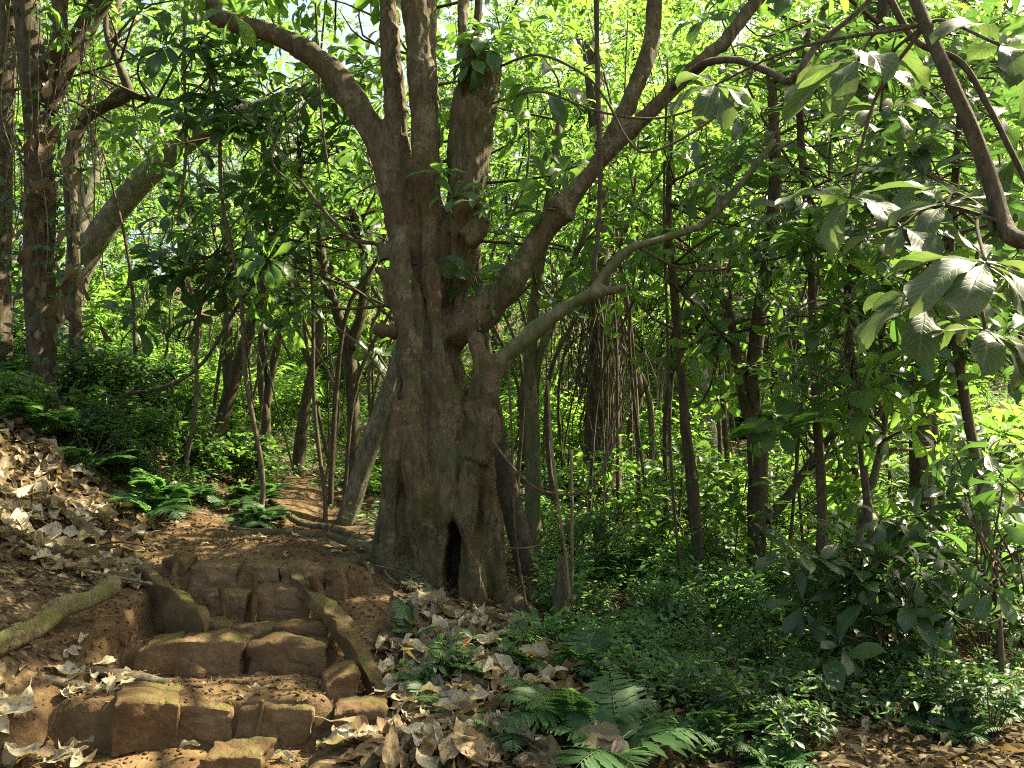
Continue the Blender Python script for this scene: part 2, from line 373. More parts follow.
M = {}
M['leaf_far'] = leaf_mat("leaf_far", (.022, .06, .02), (.038, .095, .026), (.085, .145, .03), (.28, .48, .075), .5, .45, .5, .1)
M['leaf_mid'] = leaf_mat("leaf_mid", (.022, .06, .02), (.034, .085, .024), (.065, .125, .03), (.23, .41, .06), .42, .4, .5, .2)
M['leaf_dark'] = leaf_mat("leaf_dark", (.016, .045, .018), (.025, .065, .023), (.045, .09, .03), (.10, .22, .035), .32, .36, .55, .3)  # shade put into the colour: darker, less translucent, so whorls read as silhouettes
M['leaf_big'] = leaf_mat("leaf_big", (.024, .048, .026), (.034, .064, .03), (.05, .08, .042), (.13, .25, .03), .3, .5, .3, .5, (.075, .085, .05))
M['leaf_cover'] = leaf_mat("leaf_cover", (.035, .09, .035), (.055, .125, .05), (.09, .16, .07), (.18, .36, .08), .38, .4, .5, .1)
M['fern'] = leaf_mat("fern", (.022, .065, .024), (.035, .09, .03), (.05, .11, .04), (.13, .29, .06), .33, .45, .4, .2)
M['dry'] = leaf_mat("dry_leaf", (.13, .1, .065), (.26, .22, .155), (.385, .34, .265), (.30, .22, .12), .14, .7, .25, .55, (.17, .13, .085))
M['dry_brown'] = leaf_mat('dry_brown_leaf', (.09, .06, .035), (.16, .11, .065), (.25, .185, .115), (.25, .16, .07), .14, .75, .25, .5, (.1, .07, .04))
M['dry_small'] = leaf_mat("litter_leaf", (.05, .033, .02), (.095, .065, .037), (.26, .2, .125), (.2, .13, .06), .15, .75, .2, .2)
M['brown_leaf'] = leaf_mat("brown_leaf", (.06, .038, .022), (.09, .058, .032), (.15, .1, .06), (.12, .07, .03), .2, .6, .3, .4)
M['bark_main'] = bark_mat("bark_main", (.082, .064, .034), (.155, .125, .068), (.27, .235, .15), (.07, .08, .026), .4, .46, 3.8, 1.0, (.125, .076, .038))
M['bark_brown'] = bark_mat('bark_brown', (.085, .062, .038), (.15, .115, .072), (.24, .22, .16), (.06, .075, .025), .3, .45, 6, .8)
M['bark_grey'] = bark_mat("bark_grey", (.12, .1, .07), (.21, .18, .13), (.33, .32, .26), (.07, .09, .03), .55, .45, 5, .5)
M['bark_moss'] = bark_mat("bark_moss", (.11, .1, .055), (.18, .16, .09), (.27, .27, .19), (.08, .105, .035), .45, .75, 5, .5)
M['bark_dark'] = bark_mat("bark_dark", (.07, .052, .034), (.125, .095, .062), (.2, .18, .13), (.05, .062, .022), .3, .4, 6, .6)
M['twig'] = bark_mat("twig_bark", (.085, .062, .04), (.15, .115, .075), (.22, .2, .15), None, .3, 0, 14, .4)
M['dead_wood'] = bark_mat("dead_wood", (.16, .115, .07), (.26, .2, .13), (.34, .29, .2), None, .3, 0, 7, .5)
M['soil'] = earth_mat("soil", (.095, .056, .028), (.155, .095, .046), (.225, .148, .078), 3.2, None, .8, True)
M['stone'] = earth_mat("step_earth", (.11, .068, .036), (.185, .117, .064), (.26, .178, .1), 5, (.12, .115, .035), 1.0)
M['timber'] = earth_mat("muddy_timber", (.10, .068, .035), (.155, .108, .055), (.225, .165, .088), 6, (.085, .1, .025), .7)
M['moss_log'] = bark_mat("mossy_log", (.14, .12, .06), (.22, .17, .09), (.28, .25, .14), (.12, .145, .03), .3, .62, 7, .9)
M['sheath'] = bark_mat("dry_sheath", (.2, .085, .035), (.32, .15, .065), (.38, .24, .13), None, .1, 0, 9, .3)

# ------------------------------------------------------------------ ground sheet
def axis(segs):
    a = [np.array([segs[0][0]])]
    for (s, e, d) in segs: k = max(1, int(round((e - s) / d))); a.append(s + (e - s) * np.arange(1, k + 1) / k)
    return np.concatenate(a)
gx = axis([(-120, -40, 8), (-40, -12, 1.2), (-12, -5, .3), (-5, -3.3, .08), (-3.3, -.6, .026), (-.6, 3, .06), (3, 12, .3), (12, 40, 1.2), (40, 120, 8)])
gy = axis([(-30, 0, 3), (0, 3.6, .3), (3.6, 4.3, .06), (4.3, 7, .026), (7, 10, .07), (10, 22, .3), (22, 60, 1.2), (60, 200, 8)])
X, Yg = np.meshgrid(gx, gy); Z = H(X, Yg)
mb = MB(); nx = len(gx); ny = len(gy)
i = np.arange(ny - 1)[:, None] * nx; j = np.arange(nx - 1)[None]
mb.add(np.stack([X, Yg, Z], -1).reshape(-1, 3), np.stack([i + j, i + j + 1, i + nx + j + 1, i + nx + j], -1).reshape(-1, 4))
ground = mb.build("ground", M['soil']); tag(ground, kind="structure", label="reddish brown soil slope with leaf litter", cat="ground")
def soilness(x, y):
    pc = np.interp(y, [0, 4, 6.2, 7.6, 10, 12, 15, 20, 30], [-1.9, -1.9, -1.9, -2.2, -2.45, -3.05, -3.3, -3.4, -3.0])
    w = np.interp(y, [0, 6.2, 7.4, 9, 11, 15, 30], [.85, .9, 1.1, .65, .32, .25, .1])
    d = np.abs(x - pc) / w; b = np.exp(-(((x + .95) / .28) ** 2 + ((y - 6.05) / .35) ** 2))
    return np.clip(1 - .45 * sm(8, 10, y), 0, 1) * np.clip(np.maximum(1 - sm(.8, 1.25, d + .25 * noise(np.stack([x * 3, y * 3, x * 0], -1))), b * 1.3), 0, 1)
at = ground.data.attributes.new("soil", 'FLOAT', 'POINT'); at.data.foreach_set("value", soilness(X, Yg).ravel().astype(np.float32))

# ------------------------------------------------------------------ the old hollow tree
TY = 7.2
def pr(px, py, r, Y=TY): return (*P(px, py, Y), r / FPX * Y)
def T(mb, rows, sides=14, **k):
    a = np.array(rows); return tube(mb, a[:, :3], a[:, 3], sides, **k)
skel = []        # (limb id, points)
vox = MB()
def bone(idn, rows, n=None, rough=.1):
    p, r = T(vox, rows, 14, n=n or len(rows) * 6, rough=rough, seed=len(skel)); skel.append((idn, p, r))
bone(0, [pr(442,640,54), pr(441,590,52), pr(441,540,50), pr(441,480,49.5), pr(440,430,47), pr(437,385,34), pr(433,350,29), pr(428,318,22)])
for rows in ([pr(386,592,18,7.0), pr(392,550,13,6.9), pr(394,500,11.5,6.86), pr(397,450,12,6.82), pr(402,405,9,6.85)],      # left flute
             [pr(386,575,11,7.2), pr(388,540,11,7.2), pr(390,480,11,7.1), pr(395,430,12,7.1), pr(405,385,11,7.1), pr(407,338,11,7.05), pr(399,285,11.5,7.05), pr(396,240,8,7.1)],
             [pr(415,600,17,6.95), pr(417,540,14,6.82), pr(420,480,14,6.8), pr(416,430,13,6.85)],
             [pr(476,612,17,6.95), pr(470,575,12,6.84), pr(465,535,10,6.8), pr(470,480,10,6.85), pr(480,430,9,6.9)],       # ridge right of the hollow
             [pr(498,612,17,7.2), pr(492,570,16,7.15), pr(488,510,15,7.05), pr(486,450,15,7.0), pr(484,410,12,7.0), pr(483,390,9,7.0)],
             [pr(436,430,16,6.9), pr(440,370,13,6.95), pr(441,325,11,7.0), pr(432,270,10,7.05)],
             [pr(420,430,15,6.9), pr(416,360,15,6.95), pr(411,305,12,7.0), pr(402,240,10,7.1)]): bone(0, rows, rough=.2)
bone(1, [pr(410,330,15), pr(404,260,15), pr(397,205,16), pr(384,155,15,7.3), pr(361,112,14,7.35), pr(325,66,13,7.5), pr(280,38,11.5,7.65), pr(240,24,10.5,7.75), pr(216,14,10,7.8), pr(222,-20,11,7.9), pr(250,-70,9,8.1)])
bone(2, [pr(415,320,15), pr(407,250,13), pr(400,170,12,7.25), pr(393,90,12,7.3), pr(390,40,11.5,7.35), pr(387,0,11,7.4), pr(375,-60,11,7.6), pr(350,-160,8,7.8)])
bone(3, [pr(430,310,16), pr(427,235,16), pr(425,150,16,7.15), pr(422,80,16.5,7.15), pr(418,20,16), pr(412,-40,16), pr(420,-120,13), pr(440,-220,9)])
bone(4, [pr(444,330,20), pr(455,262,19,7.3), pr(464,200,19.5,7.3), pr(470,140,22,7.25), pr(477,90,24,7.2), pr(483,62,22,7.2), pr(486,50,17,7.2)])
bone(5, [pr(436,345,20), pr(462,325,19,7.1), pr(492,303,16.5,7.1), pr(520,268,12.5,7.15), pr(541,234,11.5,7.2), pr(558,212,13.5,7.2), pr(575,192,11,7.25), pr(608,152,9.5,7.3), pr(650,112,8.5,7.35), pr(690,72,8.5,7.4), pr(725,40,8,7.5), pr(780,-30,6.5,7.7)])
bone(6, [pr(590,175,9,7.28), pr(612,135,9.5,7.35), pr(634,90,9,7.45), pr(650,45,8,7.55), pr(655,0,7.5,7.65), pr(662,-60,7,7.8)])
bone(7, [pr(478,420,15,7.0), pr(486,385,14,6.95), pr(500,363,10.5,6.9), pr(528,336,9,6.85), pr(560,312,8,6.8), pr(590,294,7,6.75), pr(612,290,5,6.7), pr(626,286,2.5,6.65)])
bone(8, [pr(588,297,5.5,6.75), pr(610,268,5.5,6.75), pr(632,248,5,6.75), pr(665,238,4.2,6.8), pr(705,222,4.4,6.9), pr(742,182,4,7.0), pr(775,140,3.5,7.1)])
bone(4, [pr(474,100,8,7.2), pr(466,55,7,7.25), pr(462,15,6.5,7.3), pr(470,-40,6,7.4), pr(485,-110,4,7.5)])
# burls and stubs
for rows in ([pr(400,300,14,7.1), pr(388,278,8,7.05), pr(374,266,3.5,7.0)], [pr(410,340,9,7.0), pr(394,333,5,6.95), pr(376,330,2.2,6.9)],
             [pr(485,400,12,6.9), pr(490,378,11,6.85), pr(478,345,7,6.9), pr(470,335,6,6.95)], [pr(475,460,14,6.85), pr(485,430,16,6.85), pr(480,405,14,6.9)],
             [pr(558,212,15,7.2), pr(566,206,14,7.15)], [pr(466,240,14,7.1), pr(482,225,8,7.05), pr(486,218,4,7.0)], [pr(386,262,9,7.05), pr(380,240,7,7.05)]): bone(0, rows, rough=.25)
tmp = vox.build("remesh_work", M['bark_main'])
md = tmp.modifiers.new("r", 'REMESH'); md.mode = 'VOXEL'; md.voxel_size = .019; md.use_smooth_shade = True
m2 = tmp.modifiers.new("s", 'SMOOTH'); m2.factor = .5; m2.iterations = 2
dg = bpy.context.evaluated_depsgraph_get(); ev = tmp.evaluated_get(dg); me = ev.to_mesh()
nv = len(me.vertices); co = np.empty(nv * 3, np.float32); me.vertices.foreach_get("co", co); co = co.reshape(-1, 3).astype(float)
nr = np.empty(nv * 3, np.float32); me.vertices.foreach_get("normal", nr); nr = nr.reshape(-1, 3).astype(float)
npoly = len(me.polygons); lt = np.empty(npoly, np.int32); me.polygons.foreach_get("loop_total", lt)
lv = np.empty(len(me.loops), np.int32); me.loops.foreach_get("vertex_index", lv)
ev.to_mesh_clear(); tm = tmp.data; bpy.data.objects.remove(tmp); bpy.data.meshes.remove(tm)
quads = lv.reshape(-1, 4) if (lt == 4).all() else None
# nearest bone per vertex
bp_ = np.vstack([s[1] for s in skel]); br = np.concatenate([s[2] for s in skel]); bi = np.concatenate([np.full(len(s[1]), s[0]) for s in skel])
near = np.empty(nv, int); nd = np.empty(nv)
for s in range(0, nv, 5000):
    d = np.linalg.norm(co[s:s + 5000, None] - bp_[None], axis=-1) - br[None]; k = d.argmin(1); near[s:s + 5000] = bi[k]; nd[s:s + 5000] = d[np.arange(len(k)), k]
thick = np.where(np.isin(near, (7, 8)), .35, np.where(np.isin(near, (1, 5, 6)), .6, 1.0))
low = 1 - sm(2.6, 4.2, co[:, 2])
flute = fbm(co * np.array([7, 7, 1.1]), 3) * (.024 + .02 * low)
lump = fbm(co * np.array([4, 4, 3]) + 9, 2) * .03 * (.4 + low)
for (gx0, gz0, gx1, gz1, gw, gd) in ((402, 610, 400, 430, .022, .05), (428, 450, 424, 300, .022, .045), (445, 345, 446, 225, .025, .09), (416, 320, 411, 200, .02, .06), (455, 480, 462, 400, .02, .03), (474, 545, 470, 430, .02, .02)):
    g0, g1 = P(gx0, gz0, 6.8), P(gx1, gz1, 6.8); tz = np.clip((co[:, 2] - g0[2]) / (g1[2] - g0[2]), -.05, 1.05); xx = g0[0] + (g1[0] - g0[0]) * tz + .02 * noise(co * np.array([0, 0, 4]) + gx0)
    lump = lump - gd * np.exp(-((co[:, 0] - xx) / gw) ** 2) * (nr[:, 1] < 0) * ((tz > -.04) & (tz < 1.04)) * np.clip(1.3 - abs(tz - .5) * 1.6, 0, 1)
fine = fbm(co * np.array([30, 30, 14]), 2) * .008 + np.abs(noise(co * np.array([15, 15, 7]) + 4)) * -.018
co = co + nr * ((flute + lump + fine) * thick)[:, None]
# hollow at the foot
h0 = P(452, 562, 6.8)
hx = (co[:, 0] - h0[0] - .02 * np.sin((co[:, 2] - h0[2]) * 8)) / .07; hz = (co[:, 2] - h0[2]) / .36
hz = np.where(hz < 0, hz * .72, hz)
dd = hx ** 2 + np.abs(hz) ** 2.2 + .35 * fbm(co * 9, 3)
hol = (1 - sm(.55, 1.0, dd)) * (nr[:, 1] < .1) * (co[:, 1] < 7.1) * (near == 0)
co[:, 1] += hol * .42
co += nr * (np.exp(-((np.sqrt(dd) - 1.25) / .22) ** 2) * (co[:, 1] < 7.0) * .022)[:, None]
tb = GP(441, 7.15)
old = thing("hollow_tree", "massive gnarled old tree with a black hollow at its foot and several spreading limbs", "tree", tb)
fid = near[quads]; fid = np.where((fid == 0).any(1) | ((co[quads][..., 2] < 3.1).all(1) & np.isin(fid, (2, 3, 4)).any(1)), 0, fid.max(1))
fz = co[quads].mean(1)
fid = np.where(np.isin(fid, (1, 2, 3, 4)) & (fz[:, 2] < P(0, 190, TY)[2]), 0, fid)
fid = np.where((fid == 5) & (fz[:, 0] < P(482, 300, TY)[0]), 0, fid); fid = np.where((fid == 7) & (fz[:, 0] < P(497, 300, 7)[0]), 0, fid)
for k, nm, mt in ((0, "trunk", 'bark_main'), (1, "limb", 'bark_main'), (2, "limb", 'bark_main'), (3, "limb", 'bark_main'), (4, "limb", 'bark_main'), (5, "limb", 'bark_main'), (6, "limb", 'bark_main'), (7, "limb", 'bark_moss'), (8, "limb", 'bark_moss')):
    fq = quads[fid == k]
    if not len(fq): continue
    u_, inv = np.unique(fq, return_inverse=True); mbk = MB().add(co[u_], inv.reshape(-1, 4))
    o = mbk.build(nm, M[mt], old, tb)
    if k == 7: o["label"] = "thin pale mossy limb reaching out to the right"
    if k == 4: o["label"] = "thick limb broken off short with young leaves on top"
# exposed roots
for rows in ([pr(385,575,12,7.0), pr(368,566,8,7.0), pr(350,572,6,6.8), pr(330,580,3,6.6)], [pr(380,560,11,7.4), pr(345,545,6,7.6), pr(300,545,5,7.7), pr(262,538,4,7.9), pr(228,536,2,8.0)],
             [pr(500,600,16,7.1), pr(520,618,10,6.9), pr(540,640,5,6.7)], [pr(383,555,10,7.6), pr(340,532,5,8.4), pr(300,528,4,8.8), pr(270,518,3,9.4)]):
    a = np.array(rows)
    for k in range(1, len(a)): a[k, 2] = H(a[k, 0], a[k, 1]) + a[k, 3] * .35
    rb = MB(); tube(rb, a[:, :3], a[:, 3], 9, 20, .2); rb.build("root", M['bark_main'], old, tb)
# crown of the old tree, above and around the frame's top
lb = MB(); bb = MB(); tips = []
for (st, n_b, sp) in ((P(250,-70,8.1), 22, 2.2), (P(350,-160,7.8), 15, 2.4), (P(440,-220,7.2), 13, 2.6), (P(780,-30,7.7), 9, 2.3), (P(662,-60,7.8), 8, 1.9)):
    for _ in range(n_b):
        d = unit(rng.normal(size=3) * np.array([1, 1, .5]) + np.array([0, .1, .55])); e = st + d * sp * rng.uniform(.5, 1.25)
        tube(bb, [st, st + d * sp * .25 + rng.normal(size=3) * .15, e], [.05, .03, .008], 5, 6)
        for q in range(4): tips.append((e + rng.normal(size=3) * .35, d + np.array([0, 0, .4])))
rosettes(lb, [t[0] for t in tips], [t[1] for t in tips], 8, .27)
for (px, py, Y, ax, L) in ((488,40,7.05,(0,-.5,1),.34), (500,30,6.95,(.2,-.6,.8),.3), (470,60,6.95,(-.4,-.7,.4),.26)):
    rosettes(lb, [P(px, py, Y)], [ax], 9, L)
for _ in range(26):
    px, py = rng.uniform(480, 520), rng.uniform(190, 370); rosettes(lb, [P(px - 5, py, 6.95)], [rng.normal(size=3) + [.3, -.5, .3]], 3, .1, MEDL)
rosettes(lb, [P(490, 34, 6.9), P(470, 52, 6.95), P(540, 78, 6.9)], [(.1, -.7, .6), (-.4, -.7, .4), (.1, -.6, .5)], 8, .36, HUGE, rng, (1.1, 1.9))
bb.build("branch", M['bark_dark'], old, tb); lb.build("crown", M['leaf_mid'], old, tb)

# ------------------------------------------------------------------ trees laid out from trunk lines
def trunk_tree(name, label, rows, Y, mat, cat="tree", group=None, limbs=(), cloud=None, sides=10, leaf='leaf_mid', ros=None, seed=0, rough=.16):
    """rows: (px, py, r px[, Y]) from the ground up; cloud: (n twigs, reach m, leaf m, leaves a twig, templates); ros: [(px,py,Y,axis,L,n)]"""
    r = np.random.default_rng(seed + 100)
    def cv(rw): return np.array([(*P(q[0], q[1], q[3] if len(q) > 3 else Y), q[2] / FPX * (q[3] if len(q) > 3 else Y)) for q in rw])
    a = cv(rows); gz = H(a[0, 0], a[0, 1]); base = np.array([a[0, 0], a[0, 1], gz])
    if a[0, 2] > gz + .05: a = np.vstack([[(base[0]), base[1], gz - .12, a[0, 3] * 1.25], a])
    else: a[0, 2] = min(a[0, 2], gz - .1)
    root = thing(name, label, cat, base, 0, group); tr = MB(); tube(tr, a[:, :3], a[:, 3], sides, len(a) * 6, rough, seed)
    tr.build("trunk", M[mat], root, base); tops = [a]
    for lm in limbs:
        b = cv(lm); lbm = MB(); tube(lbm, b[:, :3], b[:, 3], max(6, sides - 2), len(b) * 6, rough, seed + 5); lbm.build("limb", M[mat], root, base); tops.append(b)
    cr = MB(); tw = MB()
    if cloud:
        n, reach, L, per, tp = cloud; bs, en = [], []
        for _ in range(n):
            b = spline(tops[r.integers(0, len(tops))][:, :3], 40); s = b[39 - int(abs(r.normal()) * 9) % 24]
            d = unit(r.normal(size=3) * np.array([1, 1, .6]) + [0, 0, .25]); e = s + d * reach * r.uniform(.5, 1.2); m_ = (s + e) / 2 + r.normal(size=3) * reach * .12
            tw = MB(); tube(tw, [s, m_, e], [.02, .013, .004], 5, 7); tw.build('branch', M[mat if mat != 'bark_grey' else 'twig'], root, base)
            for q in range(5):
                f = r.uniform(.4, 1); b0 = s + (e - s) * f; e0 = b0 + unit(d + r.normal(size=3) * .8) * reach * .35; bs.append(b0); en.append(e0)
        if tp is BIG: rosettes(cr, en, np.array(en) - np.array(bs) + [0, 0, .2], per, L, BIG, r)
        else: sprays(cr, bs, en, per, L, tp, r)
    for q in (ros or ()):
        tip = P(q[0], q[1], q[2]); tk = np.vstack([spline(t[:, :3], 40) for t in tops]); k = (np.linalg.norm(tk - tip + [0, 0, -.35], axis=1) + r.random(len(tk)) * .55).argmin(); s = tk[k]
        tb_ = None
        if np.linalg.norm(s - tip) > .15: tw = MB(); tube(tw, [s, s * .6 + tip * .4 + r.normal(size=3) * .1 - [0, 0, .08], s * .2 + tip * .8 + r.normal(size=3) * .05, tip], [.011, .008, .006, .004], 6, 12); tb_ = tw.build('branch', M['twig'], root, base)
        lc_ = MB() if tb_ else cr; rosettes(lc_, [tip], [q[3]], q[5], q[4], BIG, r)
        if tb_: lc_.build('leaf_cluster', M[leaf], tb_, base)
    if cr.n: cr.build("crown", M[leaf], root, base)
    return root

TW_B = (14, 1.5, .24, 8, BIG); TW_S = (20, 1.5, .13, 9, SMALL)
# the vine-hung tree at the left
lt_ = trunk_tree("twin_stemmed_tree", "thick dark tree hung with roots and vines above the fern bank", [(40,400,16),(40,340,14.5),(39,260,13.5),(39,190,13),(37,120,13),(32,60,13),(27,0,13),(20,-90,14)], 8.6, 'bark_dark', sides=18, rough=.26, seed=3,
    limbs=[[(0,400,13,8.8),(-2,300,11,8.8),(-2,200,12,8.8),(3,100,12,8.8),(10,0,12,8.8),(10,-90,14,8.8)], [(42,110,11),(58,75,11),(78,38,10),(100,2,9),(135,-60,8)], [(35,80,8,8.4),(58,45,7,8.3),(60,0,7,8.3),(66,-60,6)]],
    cloud=(16, 2.2, .26, 8, BIG))
for k in range(26):
    x0 = rng.uniform(-2, 95); y0 = rng.uniform(-20, 130); ln = rng.uniform(90, 260); Y = rng.uniform(8.0, 8.5); rb = MB()
    tube(rb, [P(x0, y0, Y), P(x0 + rng.normal() * 8, y0 + ln * .35, Y), P(x0 + rng.normal() * 9, y0 + ln * .7, Y), P(x0 + rng.normal() * 12, y0 + ln, Y)], [.004, .007, .005, .003], 5, 14, .2)
    rb.build("aerial_root", M['twig' if k % 3 else 'dead_wood'], lt_, lt_.location)
rb = MB()
for k in range(34):
    c = P(rng.uniform(20, 95), rng.uniform(60, 330), rng.uniform(8.0, 8.4)); put_mix(rb, BIG, c + rng.normal(size=(3, 3)) * .06, rng.normal(size=(3, 3)) * .4 + [0, -.2, -1], rng.normal(size=(3, 3)) + [0, -1, 0], rng.uniform(.12, .28, 3))
rb.build("dead_foliage", M['brown_leaf'], lt_, lt_.location)
cb = MB()
for k in range(150):
    c = P(rng.choice([38, 2, 60]) + rng.normal() * 12, rng.uniform(-20, 390), rng.uniform(8.3, 8.75)); n_l = int(rng.integers(3, 8)); put_mix(cb, MEDL, c + rng.normal(size=(n_l, 3)) * .09, rng.normal(size=(n_l, 3)) + [0, -.5, -.6], rng.normal(size=(n_l, 3)) * .5 + [0, -.8, .6], rng.uniform(.07, .16, n_l))
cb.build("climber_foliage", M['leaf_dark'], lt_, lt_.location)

TREES = [
 # name, label, rows, Y, mat, limbs, cloud
 ("leaning_tree", "grey mottled leaning trunk arching right behind the vine-hung tree", [(60,330,12),(85,260,12),(120,205,12),(160,162,12),(205,128,11),(262,108,9),(330,80,7)], 12, 'bark_grey', [], (20, 2.2, .22, 8, BIG)),
 ("crooked_tree", "dark crooked tree with a kinked branch beside the vine-hung tree", [(76,330,6),(73,240,6.5),(70,170,7),(82,122,7),(105,106,6),(128,94,5),(118,62,4),(106,30,3),(110,-30,3)], 10, 'bark_dark', [[(105,106,5),(122,92,5),(140,97,4),(158,100,3)]], (14, 1.8, .2, 8, BIG)),
 ("pale_tree", "pale stout tree far behind the vine-hung tree", [(75,330,10),(78,230,10),(95,160,9),(100,110,9),(112,50,8),(120,-40,7)], 15, 'bark_grey', [], (22, 2.6, .16, 10, SMALL)),
 ("curved_tree", "dark slender curved tree standing left of the path", [(212,448,7.5),(228,400,6.5),(243,350,6),(258,305,5.5),(272,265,6),(278,225,5),(300,170,4)], 11, 'bark_dark', [[(258,305,4),(270,250,3.5),(262,200,3)]], (14, 1.6, .22, 8, BIG)),
 ("forked_tree", "dark forked tree at the bend of the path", [(352,495,7.5),(354,440,6.5),(352,380,6.5),(348,345,6.5),(336,310,5),(322,262,5),(318,200,4)], 11, 'bark_dark', [[(350,350,6),(362,310,5),(366,262,5),(352,210,4)]], (16, 1.7, .2, 8, BIG)),
 ("lichen_tree", "lichen spotted trunk leaning behind the hollow tree's left side", [(344,520,10),(362,470,10),(380,420,10),(396,370,9),(412,310,8),(424,220,7),(430,80,6),(434,-40,5),(438,-120,4)], 9.6, 'bark_grey', [], (34, 2.5, .28, 8, BIG)),  # big crown added above the frame to shade the left bank
 ("twin_stem_tree", "dark double stem left of the path, rightmost of the far stems", [(266,420,5),(262,370,5),(266,310,5),(280,250,4),(286,180,4)], 15, 'bark_dark', [[(266,410,4),(276,350,4),(290,300,4),(300,240,3)]], (16, 1.8, .18, 8, SMALL)),
 ("slender_tree", "slender dark tree leaning over the path bend", [(300,450,6),(306,400,5.5),(318,345,5),(322,300,4),(345,230,3.5)], 14, 'bark_dark', [[(312,370,3.5),(298,330,3),(290,280,2.5)]], (16, 1.9, .18, 8, SMALL)),
 ("straight_tree", "straight dark tree seen between leafy shrubs on the left slope", [(228,400,4.5),(227,340,5),(230,280,4),(222,210,4)], 14, 'bark_dark', [], (16, 1.9, .18, 8, SMALL)),
 ("shadow_tree", "dark leaning trunk close behind the hollow tree's right side", [(545,610,14),(528,565,12),(515,520,11),(503,470,10),(495,420,9),(486,360,7),(476,260,6),(474,120,5),(480,-30,4)], 8.2, 'bark_dark', [], (4, 1.5, .28, 8, BIG)),
 ("sunlit_tree", "slim pole-like tree with a sunlit lower trunk right of the hollow tree", [(526,600,9),(532,540,9),(533,480,8),(532,420,7.5),(530,360,7),(535,300,6),(545,230,5),(560,120,4)], 9, 'bark_moss', [[(531,385,4),(548,330,4),(570,270,3),(590,220,2.5)]], (12, 1.4, .15, 9, SMALL)),
 ("slim_tree", "slim dark tree with a slight bend right of the fibre-draped trunk", [(702,600,6.5),(697,540,6),(692,480,5.5),(685,420,5),(680,360,4.5),(674,290,4),(668,220,3.5),(672,120,3)], 8.4, 'bark_dark', [], (12, 1.3, .2, 8, BIG)),
 ("stout_tree", "stout short trunk splitting into forks on the far right slope", [(706,448,15),(704,420,11),(700,380,11),(694,340,8),(682,290,6),(676,200,5)], 17, 'bark_grey', [[(702,395,7),(716,355,6),(722,300,5),(735,220,4)]], (22, 2.4, .15, 10, SMALL)),
 ("gnarled_tree", "gnarled dark tree with a low fork in the right-hand valley", [(762,648,12.5),(758,600,10.5),(757,540,9.5),(758,480,9.5),(756,430,9),(752,395,8),(758,330,8),(768,260,7),(775,170,6),(770,60,5)], 8.8, 'bark_dark', [[(756,432,7),(744,400,6),(737,360,5),(728,300,4)], [(765,520,6),(785,500,5),(805,470,4),(850,410,3)]], (22, 2.0, .26, 8, BIG)),
 ("wand_tree", "thin wand-like pale tree in the right-hand undergrowth", [(852,600,4),(858,545,4),(868,500,4),(880,450,3.5),(886,400,3),(880,330,2.5)], 7.4, 'bark_grey', [], (8, .8, .17, 8, BIG)),
 ("pole_tree", "pencil-thin straight stem right of the gnarled tree", [(860,540,3),(856,480,3),(853,400,3),(854,320,2.6),(850,220,2.3)], 9.5, 'twig', [], (8, .9, .18, 8, BIG)),
 ("hook_tree", "thin stem curving left over the sunlit ground cover", [(640,480,4),(630,430,4),(640,390,4),(626,340,4),(612,280,3),(600,200,3)], 15, 'bark_dark', [], (12, 1.6, .14, 10, SMALL)),
]
for k, (nm, lb_, rows, Y, mt, lm, cl) in enumerate(TREES):
    trunk_tree(nm, lb_, rows, Y, mt, limbs=lm, cloud=cl, seed=10 + k, leaf='leaf_mid' if Y < 13 else 'leaf_far')

# fibre-draped trunk
ft = trunk_tree("fibre_draped_tree", "dark trunk draped with hanging dead fronds behind the mossy limb", [(602,485,20),(604,420,18),(606,360,16),(600,300,14),(598,230,12),(600,150,10),(590,40,8)], 13.5, 'bark_dark', cloud=(20, 2.0, .5, 9, STRAP), seed=77, leaf='leaf_far')
fb = MB()
for k in range(130):
    x0 = 602 + rng.normal() * 15; y0 = rng.uniform(255, 400); ln = rng.uniform(50, 120); Y = 13.5 + rng.uniform(-.5, .3)
    fb_p = [P(x0, y0, Y), P(x0 + rng.normal() * 7, y0 + ln * .5, Y - .1), P(x0 + rng.normal() * 10 + (x0 - 602) * .3, min(y0 + ln, 478), Y - .1)]
    tube(fb, fb_p, [.008, .010, .004], 4, 6, 0)
fb.build("dead_frond_skirt", M['bark_dark'], ft, ft.location)

